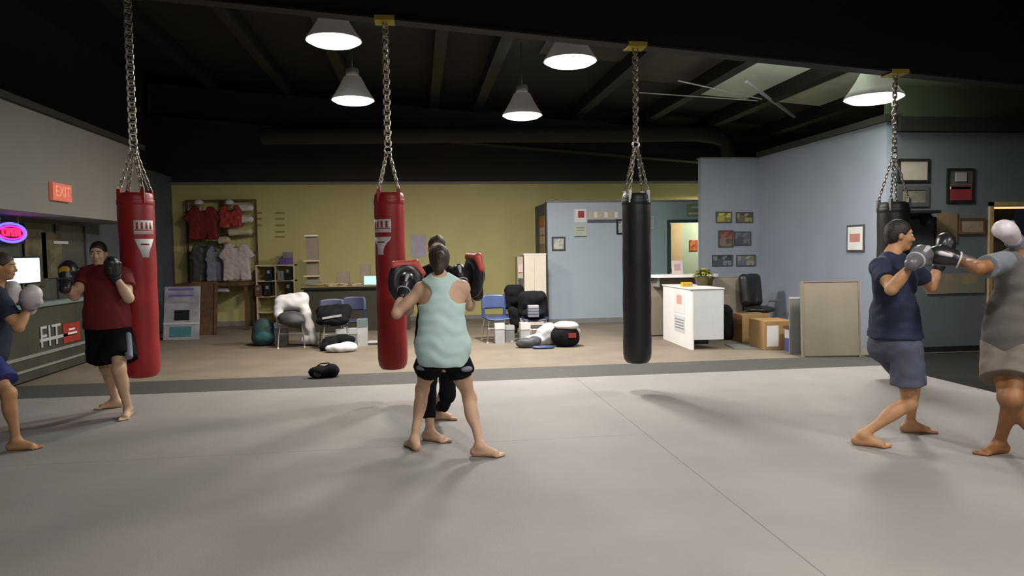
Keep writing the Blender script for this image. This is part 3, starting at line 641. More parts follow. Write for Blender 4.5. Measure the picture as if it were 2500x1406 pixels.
for i, (px_, lab) in enumerate(((810, 'loose stack of papers at the left of the counter'), (845, 'loose stack of papers in front of the small grey box'), (868, 'loose stack of papers between the two grey boxes'))):
    x, y, z = on_counter(px_, .16); mb = Mesh()
    for q in range(5): mb.box(-.15, .15, -.11, .11, .012*q, .012*q+.009, R=rotm('z', .15*((q*7+i*3) % 5-2)), c=(0,0,0))
    o = mb.build('paper_stack', 'cream'); o.location = (x, y, z+.0); tag(o, lab, 'papers', 'paper stacks on the counter')
# chairs: shell seat, back and sled legs
def chair(label, x, y, rz, m, leg='chrome', group='stacking chairs at the back', plates=True):
    t = thing('chair', label, 'chair', (x, y, 0), rz, group)
    s = Sdf(); N = 5
    mb = Mesh(); v = []; n = 9
    for j in range(n):
        yy = -.22+.42*j/(n-1)
        for i in range(n):
            xx = -.22+.44*i/(n-1); c = 1-.12*abs(2*i/(n-1)-1)**3*(1 if j in (0, n-1) else 0)
            v.append((xx*c, yy, .43-.018*math.cos(math.pi*(i/(n-1)-.5))-.03*max(0, 1-j/2)**2*.6))
    mb.add(v, [(j*n+i, j*n+i+1, (j+1)*n+i+1, (j+1)*n+i) for j in range(n-1) for i in range(n-1)])
    o = mb.build('seat', m, t, smooth=True, fix=False); md = o.modifiers.new('s', 'SOLIDIFY'); md.thickness = .022
    mb = Mesh(); v = []
    for j in range(n):
        zz = .555+.25*j/(n-1)
        for i in range(n):
            u = 2*i/(n-1)-1; xx = .215*u*(1-.10*(j/(n-1))**4); v.append((xx, .20+.05*j/(n-1)-.035*u*u+.0, zz-.02*u*u*(j/(n-1))))
    mb.add(v, [(j*n+i, j*n+i+1, (j+1)*n+i+1, (j+1)*n+i) for j in range(n-1) for i in range(n-1)])
    o = mb.build('backrest', m, t, smooth=True, fix=False); md = o.modifiers.new('s', 'SOLIDIFY'); md.thickness = .02
    for sx in (-1, 1):
        Mesh().box(sx*.19-.025, sx*.19+.025, .17, .205, .42, .58).build('back_post', m, t, bevel=.006)
        Mesh().tube([(sx*.17, -.17, .41), (sx*.20, -.20, .2), (sx*.215, -.22, .012)], .012, 7).build('leg', leg, t, smooth='auto')
        Mesh().tube([(sx*.17, .17, .41), (sx*.20, .20, .2), (sx*.215, .23, .012)], .012, 7).build('leg', leg, t, smooth='auto')
        for yy in (-.22, .23): Mesh().cyl((sx*.215, yy, 0), (sx*.215, yy, .02), .017).build('foot_cap', leg if not plates else 'white', t)
    for yy in (-.2, .2): Mesh().tube([(-.2, yy, .24), (.2, yy, .24)], .008, 6).build('stretcher', leg, t)
    return t
def cloth_over_chair(name, label, cat, x, y, rz, m, seed, top=.86, low=.30, wd=.27, seat=True):
    t = thing(name, label, cat, (x, y, low), rz, None); s = Sdf(); R_ = rotm('z', rz); P_ = lambda a, b, c: np.array([x, y, 0])+R_@np.array([a, b, c])
    s.cap(P_(-wd*.7, .235, top-.07), P_(wd*.7, .235, top-.07), .085, k=.05)
    s.cap(P_(-wd*.75, .22, top-.10), P_(-wd*.85, .24, low+.1), .08, .09, k=.05).cap(P_(wd*.75, .22, top-.1), P_(wd*.85, .24, low+.05), .08, .10, k=.05)
    s.cap(P_(0, .20, top-.12), P_(0, .22, low+.2), .13, .14, k=.05)
    if seat: s.ell(P_(0, -.02, .50), (wd*.95, .22, .085), R_, k=.05)
    s.build('fabric', m, t, .014, (.012, 17, seed)); return t
cy_ = 12.35
C1 = PY(1212, 780, cy_); chair('blue plastic chair, leftmost of the chairs right of the woman', C1[0], cy_, .12, 'blue_plastic')
C2 = PY(1262, 780, 12.75); chair('dark chair under a black jacket, behind the blue chair', C2[0], 12.75, .05, 'black')
C3 = PY(1305, 780, 12.0); chair('blue-seated chair under a big black coat beside the gym bag', C3[0], 12.0, -.1, 'dark_blue_plastic')
cloth_over_chair('jacket', 'black jacket slung over the back of the dark middle chair', 'jacket', C2[0], 12.75, .05, 'black_cloth', 3, .93, .48, .13, seat=False)
cloth_over_chair('coat', 'big black coat heaped over the right-hand chair', 'coat', C3[0]-.02, 12.0, -.1, 'black_cloth', 4, .85, .40, .21)
s = Sdf(); p = PY(1250, 800, 12.2); s.cap(p+(0,0,.30), p+(.05,0,-.05), .07, .05); s.cap(p+(.05,0,.28), p+(.10,0,.06), .06); s.cut((0,0,.01), (0,0,-1))
tag(s.build('trousers', 'black_cloth', None, .012, (.006, 20, 8)), 'black trousers hanging down between the two right-hand chairs', 'trousers')
for i, (a, b, c, d, Y) in enumerate(((1209, 790, 1232, 816, 12.0), (1234, 793, 1256, 819, 12.15), (1272, 789, 1295, 815, 11.65))):
    x0, x1, z0, z1 = RY(a, b, c, d, Y); t = thing('shoe_box', ['white-lidded small box under the blue chair', 'grey small box right of the white-lidded one', 'white-lidded small box under the coat chair'][i], 'box', ((x0+x1)/2, Y, 0), 0, 'small boxes under the chairs'); w = (x1-x0)/2
    B(-w, w, 0, .2, 0, z1*.72).build('body', 'light_grey' if i != 1 else 'mid_grey', t); B(-w*1.03, w*1.03, -.005, .205, z1*.72, z1).build('lid', 'white' if i != 1 else 'light_grey', t)
x0, x1, z0, z1 = RY(1288, 752, 1312, 778, 11.8); 
t = thing('notebook_stack', 'stack of grey notebooks on the coat chair seat', 'notebooks', ((x0+x1)/2, 11.72, .465))
for q in range(4): B(-.085, .085, -.06, .06, q*.05, q*.05+.042).build('notebook', 'grey_patch' if q < 3 else 'light_grey', t)
# clothes and bags on the floor right of the chairs
def pile(name, label, cat, base, blobs, m, seed, h=.013, wr=(.010, 18), group=None):
    s = Sdf(); b = np.array(base, float)
    for dx, dy, dz, rx, ry, rz in blobs: s.ell(b+(dx, dy, dz), (rx, ry, rz), k=.04)
    s.cut((0,0,b[2]+.006), (0,0,-1)); o = s.build(name, m, None, h, (wr[0], wr[1], seed)); return tag(o, label, cat, group)
p = PZ(1335, 842); pile('clothes_heap', 'heap of white and grey clothes left of the gym bag', 'clothes', (p[0]-.05, p[1], 0), ((.08,.05,.16,.20,.16,.18), (-.14,0,.08,.20,.15,.10), (.10,.1,.26,.12,.1,.10)), 'light_grey', 5)
p = PZ(1290, 846); pile('shoes_bag', 'dark low bag on the floor under the coat chair', 'bag', (p[0]-.02, p[1]-.1, 0), ((0,0,.07,.20,.12,.09), (.12,.02,.10,.10,.1,.08)), 'dark_grey', 6)
p = PZ(1325, 850); pile('towel', 'blue towel on the floor in front of the clothes heap', 'towel', (p[0], p[1]-.05, 0), ((0,0,.02,.18,.08,.035),), 'blue_plastic', 7)
p = PZ(1384, 848); gbx = (p[0], p[1]+.15, 0)
t = thing('gym_bag', 'round black and white gym bag with red tag on the floor', 'bag', gbx)
s = Sdf(); c = np.array(gbx); s.ell(c+(0,0,.17), (.235,.20,.19), k=.03).ell(c+(.02,0,.12), (.22,.19,.14), k=.03).cut((0,0,.004), (0,0,-1)); s.build('body', 'black_cloth', t, .012, (.004, 16, 2))
s = Sdf(); s.ell(c+(.02,0,.335), (.21,.18,.075), k=.03).cap(c+(.14,0,.33), c+(.22,.0,.24), .06, .04); s.build('white_flap', 'white_cloth', t, .012, (.006, 16, 4))
B(.02, .14, -.216, -.20, .16, .235).build('red_tag', 'red_dim', t)
# chairs left of centre, cloths, backpack
C4 = PY(862, 780, 12.75); chair('dark blue chair in front of the counter, nearer the red bag', C4[0], 12.75, .0, 'dark_blue_plastic', 'mid_grey')
C5 = PY(815, 780, 12.2); chair('dark blue chair in front of the counter, buried under a black jacket', C5[0], 12.2, .25, 'dark_blue_plastic', 'mid_grey')
s = Sdf(); c = np.array([C5[0], 12.2, .0]); s.ell(c+(0,-.02,.53), (.28,.22,.13), k=.05).cap(c+(-.2,.1,.6), c+(.2,.1,.62), .10, k=.05).ell(c+(0,-.15,.46), (.27,.13,.09), k=.04)
o = tag(s.build('jacket', 'black_cloth', None, .013, (.012, 17, 11)), 'black jacket heaped on the chair before the dark counter', 'jacket')
B_ = Mesh(); t = thing('reflective_card', 'small pale card lying on the heaped black jacket', 'card', (C5[0]+.02, 11.92, .52)); B(-.17, .14, -.012, .0, 0, .035, R=rotm('y', -.14), c=(0,0,0)).build('card', 'light_grey', t); t.location.y = 11.935
C6 = PY(713, 780, 12.5); chair('chair under a white sheet and dark jacket near the shelf unit', C6[0], 12.5, .05, 'mid_grey', 'mid_grey')
s = Sdf(); c = np.array([C6[0], 12.5, 0]); s.cap(c+(-.17,.22,.80), c+(.14,.22,.82), .085, k=.05).cap(c+(.15,.2,.80), c+(.27,.1,.12), .10, .09, k=.06).cap(c+(.2,.1,.6), c+(.36,-.05,.10), .07, .07, k=.06)
s.cap(c+(-.22,.16,.74), c+(-.24,.08,.52), .10, .07, k=.06).ell(c+(-.02,.16,.72), (.24,.12,.13), k=.05).ell(c+(.24,.05,.10), (.14,.12,.08), k=.05).cut((0,0,.01), (0,0,-1))
tag(s.build('sheet', 'white_cloth', None, .013, (.013, 15, 12)), 'white sheet draped over the chair near the shelf unit down to the floor', 'sheet')
s = Sdf(); s.ell(c+(0,-.12,.50), (.22,.17,.11), k=.05).ell(c+(.05,-.2,.45), (.20,.10,.08), k=.05); tag(s.build('jacket', 'dark_grey', None, .013, (.010, 17, 13)), 'dark jacket on the seat of the sheet-covered chair', 'jacket')
p = PZ(640, 846); t = thing('backpack', 'dark teal backpack standing on the floor by the sheet-covered chair', 'backpack', (p[0], p[1]+.15, 0)); c = np.array([p[0], p[1]+.15, 0])
s = Sdf(); s.ell(c+(0,0,.23), (.19,.15,.25), k=.04).ell(c+(0,-.03,.12), (.20,.16,.13), k=.04).cut((0,0,.004), (0,0,-1)); s.build('body', 'green_dark', t, .012, (.006, 16, 5))
s = Sdf(); s.ell(c+(.02,-.13,.15), (.13,.06,.11), k=.02); s.build('front_pocket', mat('teal_pocket', (.025,.12,.15), .7), t, .012, (.004, 16, 6))
Mesh().tube([(-.05,0,.47), (-.04,0,.53), (.04,0,.53), (.05,0,.47)], .01, 6).build('top_handle', 'black', t)
t = thing('white_box', 'small white carton tucked between backpack and sheet-covered chair', 'box', (c[0]+.30, c[1]+.0, 0)); B(-.10, .10, -.10, .10, 0, .30).build('body', 'mid_grey', t); B(-.10, .10, -.104, .10, .30, .40).build('lid', 'light_grey', t)
p = PZ(832, 860); pile('white_clothes', 'white crumpled clothes on the tan floor before the dark counter', 'clothes', (p[0], p[1]+.05, 0), ((0,0,.06,.25,.12,.08), (.12,.03,.08,.13,.1,.08)), 'white_cloth', 15)
p = PZ(800, 858); pile('black_clothes', 'black crumpled clothes lying behind the white crumpled clothes', 'clothes', (p[0]+.02, p[1]+.2, 0), ((0,0,.10,.14,.12,.12), (.2,.06,.15,.2,.1,.09), (-.06,-.1,.05,.1,.1,.07)), 'black_cloth', 16)
for i, (px_, lab) in enumerate(((832, 'white shoe box under the heaped black jacket, left one'), (858, 'grey shoe box under the two dark blue chairs, middle one'), (884, 'tall grey-green shoe box beside the red bag'))):
    Y = 12.05+.1*i; x0, x1, z0, z1 = RY(px_-12, (803, 803, 780)[i], px_+12, 828, Y); t = thing('shoe_box', lab, 'box', ((x0+x1)/2, Y, 0), 0, 'shoe boxes under the dark chairs'); w = (x1-x0)/2
    B(-w, w, 0, .22, 0, z1*.72).build('body', ('light_grey', 'mid_grey', 'light_grey')[i], t); B(-w*1.03, w*1.03, -.005, .225, z1*.72, z1).build('lid', ('white', 'light_grey', mat('greyteal', (.14,.19,.19), .6))[i], t)
p = PZ(898, 840); t = thing('floor_tray', 'flat grey tray on the floor just left of the middle red bag', 'tray', (p[0], p[1], 0)); B(-.22, .22, -.14, .14, 0, .03).build('base', 'dark_grey', t, bevel=.004); B(-.20, .20, -.12, .12, .03, .045).build('pale_lid', 'light_grey', t, bevel=.004)
# small black bag lying on the edge strip
p = PZ(788, 926); t = thing('small_bag', 'small black bag lying at the edge strip, nearest thing on the tan floor', 'bag', (p[0], p[1]+.12, .004)); c = np.array([p[0], p[1]+.12, 0])
s = Sdf(); s.ell(c+(-.05,0,.075), (.14,.10,.08), k=.03).ell(c+(.09,.02,.08), (.10,.10,.095), k=.03).cut((0,0,.008), (0,0,-1)); s.build('body', 'black_cloth', t, .009, (.006, 24, 7))
s = Sdf(); s.ell(c+(-.06,-.07,.07), (.07,.03,.05), k=.02); s.build('side_pocket', 'dark_grey', t, .008, (.003, 24, 7))
Mesh().tube([(-.1,0,.13), (-.04,0,.175), (.06,0,.18), (.1,0,.15)], .008, 6).build('strap', 'black', t)
# papers behind the two people
strip_box('wall_poster', 'pale lilac poster on the yellow wall beside the man with the pads', 'poster', (1003, 573, 1041, 628), YB, .01, mat('lilac', (.40,.36,.46), .6))
# white cabinet with literature rack
x0, x1, z0, z1 = RY(1268, 620, 1334, 790, 14.3)
t = thing('cabinet', 'tall white cabinet at the corner of the light blue wall', 'cabinet', ((x0+x1)/2, 14.3, 0)); w = (x1-x0)/2
B(-w*.62, w, 0, .45, .05, z1-.02).build('body', mat('cab_white', (.66,.60,.50), .5, var=.04), t, bevel=.006); B(-w*.66, w*1.02, -.01, .46, z1-.02, z1+.01).build('top', 'white', t, bevel=.003); B(-w*.58, w*.96, .02, .43, 0, .05).build('plinth', 'mid_grey', t)
B(w*.12, w*.13, -.004, 0, .08, z1-.05).build('door_gap', 'mid_grey', t)
lr = Mesh(); lr_o = thing('brochure_rack', 'narrow brochure rack on the left side of the white cabinet', 'rack', (x0+.06, 14.32, .05))
B(-.09, .025, 0, .36, 0, z1-.1).build('frame', mat('rack_tan', (.42,.36,.27), .6), lr_o, bevel=.003)
for i, z in enumerate((.25, .52, .80, 1.08)): B(-.08, .015, -.02, 0, z, z+.16).build('brochure', ('mid_grey', 'cream', 'dark_grey', 'pink')[i], lr_o)
# pictures on the light blue booth
x = bx0-.0; sp2 = thing('picture_strip', 'vertical strip of small tan photos on the booth side', 'pictures', (bx0-.01, 15.6, 1.9))
for i in range(4): B(-.012, .0, -.28, .28, .28-.2*i-.07, .28-.2*i+.09).build('photo', ('orange', 'pink', 'cream', 'wood_tan')[i], sp2)
B(-.008, .0, -.32, .32, -.5, .42).build('backing', 'wood_tan', sp2)
strip_box('framed_picture', 'small white picture in dark frame, lowest on the light blue wall', 'picture', (1347, 578, 1380, 612), 15.0, .02, pmat('pr1', [(.5,.5,.5), (.35,.36,.38), (.55,.55,.45)], 14), frame=('dark_grey', .035))
strip_box('poster', 'white poster with red emblem on the light blue wall', 'poster', (1402, 510, 1432, 543), 15.0, .01, 'paper', (('red_emblem', 'red_dim', .3, .8, .35, .85),))
strip_box('poster', 'pale poster with grey text just beneath the red emblem poster', 'poster', (1402, 548, 1432, 578), 15.0, .01, mat('poster_pale', (.46,.49,.42), .6), (('text_line', 'mid_grey', .15, .85, .70, .78), ('text_line', 'mid_grey', .2, .8, .50, .57), ('lower_edge', 'dark_grey', 0, 1, 0, .06)))
bn2 = strip_box('wall_banner', 'wide pale lettered banner with dark lower band on the light blue wall', 'banner', (1434, 514, 1512, 542), 15.0, .012, mat('banner_pale', (.44,.42,.44), .6), (('dark_band', 'slate', 0, 1, -.05, .22),)+tuple(('letter_block', 'paper' if q % 2 else 'cream', .04+.16*q, .15+.16*q, .38, .88) for q in range(6)))
strip_box('framed_picture', 'small picture half hidden left behind the black bag', 'picture', (1505, 535, 1530, 572), 14.99, .02, pmat('pr2', [(.45,.45,.45), (.15,.15,.16), (.35,.4,.4)], 14), frame=('black', .03))
strip_box('framed_picture', 'small grey picture right of the black bag on the teal wall', 'picture', (1573, 528, 1596, 560), 15.0, .02, mat('pic_grey', (.30,.33,.36), .5), frame=('light_grey', .02))
strip_box('wall_sign', 'small green sign with pale lines above the teal doorway', 'sign', (1676, 498, 1714, 528), 15.0, .012, mat('sign_green', (.15,.22,.16), .6), (('text_line', 'cream', .1, .95, .15, .3), ('text_line', mat('pale_green', (.36,.40,.28), .6), .3, .95, .65, .8)))
strip_box('wall_emblem', 'square orange-brown emblem on the pale green wall through the doorway', 'emblem', (1683, 586, 1703, 612), 16.48, .02, mat('emblem_orange', (.42,.11,.03), .6, var=.7, scale=12))
strip_box('tan_panel', 'tall tan panel at the left inside the doorway', 'panel', (1637, 545, 1664, 655), 16.46, .03, mat('sand', (.55,.42,.25), .7, var=.05))
# six photos on the pillar face
pics = (((1747, 517, 1786, 544), 'yellow photo, top left of six on the blue pillar', [(.42,.36,.06), (.15,.14,.05), (.3,.26,.06)]), ((1796, 518, 1838, 544), 'dark photo with yellow top, top right of six on the blue pillar', [(.06,.06,.06), (.26,.22,.08), (.12,.10,.06)]),
 ((1753, 562, 1790, 604), 'red and brown photo, middle left of six on the blue pillar', [(.30,.06,.03), (.08,.06,.05), (.16,.12,.09)]), ((1792, 565, 1833, 600), 'grey photo, middle right of six on the blue pillar', [(.08,.09,.11), (.13,.13,.15), (.05,.06,.07)]),
 ((1738, 622, 1788, 650), 'dark blue photo, bottom left of six on the blue pillar', [(.03,.04,.06), (.15,.17,.18), (.05,.07,.09)]), ((1797, 622, 1844, 650), 'pale photo with yellow top edge, bottom right of six on the blue pillar', [(.14,.15,.14), (.26,.24,.18), (.10,.12,.14)]))
for i, (r_, lab, cs) in enumerate(pics): strip_box('photo', lab, 'photo', r_, 13.3, .015, pmat(f'photo{i}', cs, 9), frame=('dark_grey', .02), group='six photos on the pillar')
# picture on the long blue wall (faces left)
a = PX(2070, 582, 6.6); b = PX(2112, 582, 6.6); zc0, zc1 = PX(2090, 615, 6.6)[2], PX(2090, 549, 6.6)[2]
t = thing('framed_picture', 'white framed sheet with red print on the long blue wall', 'picture', (6.6, (a[1]+b[1])/2, (zc0+zc1)/2)); hy = abs(a[1]-b[1])/2; hz = (zc1-zc0)/2
B(-.02, 0, -hy, hy, -hz, hz).build('frame', 'dark_grey', t); B(-.024, -.02, -hy+.03, hy-.03, -hz+.03, hz-.03).build('print', 'paper', t); B(-.027, -.024, -hy*.6, hy*.6, -hz*.25, hz*.35).build('red_block', mat('redprint', (.45,.20,.16), .6), t)
# pictures on the dark wall
strip_box('framed_picture', 'large framed sheet, top left on the dark wall', 'picture', (2190, 388, 2268, 446), 9.45, .03, mat('sheet1', (.34,.30,.25), .5, var=.1), frame=('black', .035))
strip_box('framed_picture', 'framed green-grey sheet beneath the large framed sheet on the dark wall', 'picture', (2190, 454, 2266, 505), 9.45, .03, mat('sheet2', (.15,.15,.11), .5, var=.4, scale=9), frame=('dark_grey', .06))
strip_box('framed_poster', 'tall framed poster with dark red lower half on the dark wall', 'poster', (2310, 411, 2376, 496), 9.45, .03, mat('sheet3', (.07,.06,.06), .5, var=.3), (('red_block', 'dark_red', .12, .9, .08, .48), ('pale_bar', 'pink', .1, .85, .40, .47), ('grey_block', 'mid_grey', .3, .7, .62, .88)), frame=('black', .03))
strip_box('plaque', 'square brown wooden plaque behind the sparring gloves', 'plaque', (2284, 520, 2334, 592), 9.45, .03, mat('plaque_b', (.16,.105,.06), .6, var=.3))
strip_box('plaque', 'wide tan plaque right of the square brown one', 'plaque', (2338, 532, 2402, 572), 9.45, .03, mat('plaque_t', (.24,.19,.13), .6, var=.3), frame=('wood_brown', .03))
t = thing('wall_shelf', 'black wall shelf on the dark wall above the man in navy', 'shelf', (PY(2225, 512, 9.3)[0], 9.45, PY(2225, 518, 9.3)[2])); 
B(-.36, .36, -.28, 0, -.02, .02).build('board', 'black', t, bevel=.003)
for xx in (-.25, .25): B(xx-.015, xx+.015, -.2, 0, -.16, -.02).build('bracket', 'black', t)
strip_box('notice_board', 'large black notice board behind the head of the man in navy', 'board', (2168, 530, 2282, 640), 9.45, .03, mat('nb', (.02,.026,.024), .7), frame=('black', .03))
strip_box('photo', 'pale photo low on the notice board behind the navy shoulder', 'photo', (2180, 600, 2212, 628), 9.40, .008, 'light_grey')
strip_box('photo_strip', 'row of small brown and green photos on the dark wall at elbow height', 'photos', (2262, 668, 2402, 716), 9.45, .02, pmat('strip_ph', [(.20,.16,.09), (.13,.14,.10), (.17,.14,.10), (.10,.11,.11)], 5))
t = thing('doorway_glow_strip', 'added glowing strip for warm light along the top of the right-hand doorway', 'lamp', (ddx+.5, 9.75, ddz-.02)); B(-.45, .8, 0, .06, -.06, -.0).build('tube', mat('warm_glow', (.8,.6,.3), .5, emit=(1.0,.72,.30,.9)), t)  # glowing strip added to imitate warm light at the doorway top
# reception: white podium, panel, ledge
DKX, DKY = 4.12, 10.50
pd = thing('reception_desk', 'white reception podium with pasted sheets and raised bottom edge', 'desk', (DKX, DKY, 0), -.04)
wf = .52; dl = 1.42; TH = PY(1700, 704, DKY)[2]
Mesh().prismz([(0,.05), (.01,.02), (.03,0), (.05,0), (.05,.05), (.045,dl), (0,dl)], 0, TH-.02).build('side_panel', mat('desk_white', (.74,.72,.71), .45, var=.03), pd, smooth='auto')
B(.05, wf, 0, .03, .15, TH-.02).build('front_panel', mat('desk_white2', (.60,.62,.64), .45, var=.03), pd, bevel=.003)
B(-.015, wf+.01, -.015, dl+.02, TH-.02, TH).build('worktop', 'white', pd, bevel=.006)
B(.05, wf-.02, .6, dl, 0, TH-.02).build('inner_body', 'black', pd)
B(-.004, .0, .28, .80, TH-.42, TH-.07).build('pasted_sheet', 'paper', pd); B(-.007, -.004, .42, .66, TH-.27, TH-.13).build('red_print', mat('faded_red', (.62,.30,.26), .6), pd)
B(-.004, .0, .28, .80, TH-.72, TH-.46).build('pasted_sheet', mat('sheet_grey', (.58,.58,.62), .6), pd)
for q in range(4): B(-.007, -.004, .32, .74, TH-.53-.045*q, TH-.515-.045*q).build('text_line', 'mid_grey', pd)
pnl = thing('desk_partition', 'beige fabric desk partition behind the white podium', 'partition', (4.9, 12.3, 0))
LH = PY(1650, 676, 12.2)[2]
B(4.02, 6.05, 12.3, 12.36, .02, LH-.03).build('fabric_panel', 'beige', pnl, world=True, bevel=.006); B(4.0, 4.05, 12.3, 12.36, 0, LH-.03).build('end_post', 'mid_grey', pnl, world=True); B(4.02, 6.05, 12.295, 12.365, LH-.03, LH-.005).build('top_trim', 'mid_grey', pnl, world=True)
lg = thing('counter_ledge', 'white curved ledge on top of the beige partition', 'ledge', (4.55, 12.2, LH))
xl0, xl1 = PY(1588, 676, 12.1)[0], PY(1752, 676, 12.1)[0]
Mesh().prismz([(xl0+.15-.15*math.cos(a), 12.12+.22*math.sin(a)*-1) for a in np.linspace(0, math.pi/2, 8)]+[(xl1-.15+.15*math.sin(a), 12.12-.22*math.cos(a)) for a in np.linspace(0, math.pi/2, 8)]+[(xl1, 12.42), (xl0, 12.42)], LH, LH+.045).build('ledge_top', 'white', lg, world=True)
for xx in (xl0+.1, xl1-.13): B(xx, xx+.03, 12.0, 12.29, LH-.16, LH).build('bracket', 'mid_grey', lg, world=True)
p = PY(1657, 665, 12.1); t = thing('card_holder', 'pinkish sheet in a stand on the white ledge', 'card stand', (p[0], 12.15, LH+.045)); hh = PY(1657, 636, 12.1)[2]-LH-.045
B(-.10, .10, 0, .012, 0, hh, R=rotm('x', -.12), c=(0,0,0)).build('sheet', mat('pinksheet', (.50,.40,.40), .5), t); B(-.10, .10, -.03, .07, 0, .008).build('foot', 'light_grey', t); B(-.06, .05, -.004, 0, hh*.3, hh*.75, R=rotm('x', -.12), c=(0,0,0)).build('print', mat('pinkprint', (.38,.24,.26), .5), t)
p = PY(1718, 700, 11.3); t = thing('potted_plant', 'yellow-green leafy plant in a dark pot on the podium', 'plant', (p[0], 11.3, TH)); 
Mesh().lathe([(.10, 0), (.12, .02), (.15, .13), (.155, .15), (.13, .15), (.12, .12)], n=20, capb=False).build('pot', mat('pot_dark', (.06,.05,.01), .5), t, smooth='auto')
s = Sdf(); c = np.array([p[0], 11.3, TH]); s.ell(c+(0,0,.10), (.16,.13,.12), k=.03); 
rg = np.random.default_rng(3); mb = Mesh()
for q in range(70):
    a = rg.random()*6.28; el = rg.random()*1.2; L = .12+.10*rg.random(); d = np.array([math.cos(a)*math.cos(el), math.sin(a)*math.cos(el), math.sin(el)*.9]); b0 = np.array([0,0,.15])+d*.03; e0 = b0+d*L; sd = unit(np.cross(d, (0,0,1)))*.028; md_ = (b0+e0)/2+(0,0,.03)
    mb.add([b0, md_+sd, e0+(0,0,-.03), md_-sd], [(0,1,2,3)])
o = mb.build('foliage', mat('leaf', (.36,.38,.05), .5, var=.6, scale=14), t, fix=False)
p = PY(1679, 700, 11.0); t = thing('yellow_box', 'small yellow box on the podium beside the plant', 'box', (p[0], 11.05, TH)); B(-.08, .08, -.05, .05, 0, .07).build('body', 'mustard', t, bevel=.003); B(-.08, .08, -.053, -.05, .03, .04).build('label_band', 'wood_tan', t)
# office chair, dark chair, boxes
p = PY(1852, 760, 11.95); t = thing('office_chair', 'black high-backed office chair in front of the beige partition', 'chair', (p[0], 11.93, 0), .25); c = np.array([0,0,0.])
s = Sdf(); s.cap((-.12,.2,.60), (-.13,.25,1.0), .10, .09, k=.05).cap((.12,.2,.6), (.13,.25,1.0), .10, .09, k=.05).ell((0,.21,.8), (.20,.07,.30), k=.04); s.build('backrest', 'black_vinyl', t, .014, world=False)
s = Sdf(); s.ell((0,-.03,.47), (.26,.25,.065), k=.03); s.build('seat', 'black_vinyl', t, .014, world=False)
Mesh().cyl((0,0,.08), (0,0,.42), .03).build('gas_lift', 'chrome', t)
for q in range(5):
    a = q*2*math.pi/5; Mesh().tube([(0,0,.09), (.28*math.cos(a), .28*math.sin(a), .065)], .02, 6).build('base_arm', 'black', t); Mesh().cyl((.28*math.cos(a)-.02, .28*math.sin(a), .03), (.28*math.cos(a)+.02, .28*math.sin(a), .03), .03).build('castor', 'black', t)
for sx in (-1, 1): Mesh().tube([(sx*.24,.12,.45), (sx*.29,.08,.6), (sx*.29,-.16,.62)], .018, 6).build('armrest', 'alu' if sx > 0 else 'black', t)
p = PY(1783, 800, 11.5); pile('black_duffel', 'black duffel bag standing between podium and cardboard boxes', 'bag', (p[0]-.06, 11.6, 0), ((0,0,.22,.17,.2,.26), (.02,0,.42,.12,.15,.18), (.05,-.02,.08,.18,.15,.09)), 'black_cloth', 21)
def carton(label, rect, Y, depth, rz, m='cardboard', extra=None):
    x0, x1, z0, z1 = RY(*rect, Y); t = thing('cardboard_box', label, 'box', ((x0+x1)/2, Y+depth/2, 0), rz, 'cardboard boxes by the blue wall'); w = (x1-x0)/2; h = z1
    B(-w, w, -depth/2, depth/2, 0, h-.01).build('body', m, t, bevel=.004)
    B(-w, w, -depth/2, -.005, h-.01, h).build('top_flap', m, t); B(-w, w, .005, depth/2, h-.01, h).build('top_flap', m, t)
    Mesh().box(-w*.98, w*.98, -.03, .03, h, h+.002).build('tape', 'wood_tan', t)
    if extra: B(-w+2*w*extra[0], -w+2*w*extra[1], -depth/2-.004, -depth/2, h*extra[2], h*extra[3]).build('white_label', 'paper', t)
    return t
carton('large plain brown cardboard box beneath the office chair', (1812, 768, 1880, 832), 11.1, .42, .0)
carton('brown cardboard box with a white sheet on its front', (1868, 784, 1942, 846), 10.2, .55, -.02, extra=(.07, .45, .12, .85))
x0, x1, z0, z1 = RY(1928, 800, 1958, 862, 9.95); t = thing('blue_box', 'small blue and white carton beside the beige board', 'box', ((x0+x1)/2, 9.98, 0)); w = (x1-x0)/2
B(-w, w, -.08, .12, 0, z1*.55).build('blue_lower', mat('carton_blue', (.05,.06,.22), .6), t); B(-w, w, -.08, .12, z1*.55, z1*.95).build('white_upper', 'light_grey', t); B(-w-.02, w, -.09, .13, z1*.95, z1*1.05).build('lid', 'wood_brown', t)
p = PZ(1860, 846); tag(B(p[0]-.5, p[0]+.35, p[1]-.25, p[1]+.3, .001, .012, R=rotm('z', -.15), c=(p[0], p[1], 0)).build('floor_mat', 'mid_grey'), 'thin grey mat on the floor before the cardboard boxes', 'mat')
bp = thing('beige_board', 'large beige fabric board standing before the blue wall', 'board', (5.75, 9.36, 0), -.14)
hb = PY(2030, 685, 9.4)[2]
Rb = rotm('x', -.06)
B(-.40, .36, -.03, .03, .015, hb-.02, R=Rb, c=(0,0,0)).build('fabric_panel', 'beige', bp, bevel=.006); B(-.43, -.40, -.035, .035, .0, hb, R=Rb, c=(0,0,0)).box(.36, .385, -.035, .035, .0, hb, R=Rb, c=(0,0,0)).box(-.40, .36, -.035, .035, hb-.02, hb, R=Rb, c=(0,0,0)).build('frame', mat('frame_tan', (.26,.22,.16), .6), bp)
b2 = thing('grey_board', 'narrow grey board peeking out left behind the beige board', 'board', (5.42, 9.72, 0), -.1); B(-.12, .5, -.012, .012, 0, .82).build('panel', 'mid_grey', b2, bevel=.003); B(-.12, .5, -.016, .016, .80, .83).build('edge_strip', 'light_grey', b2)
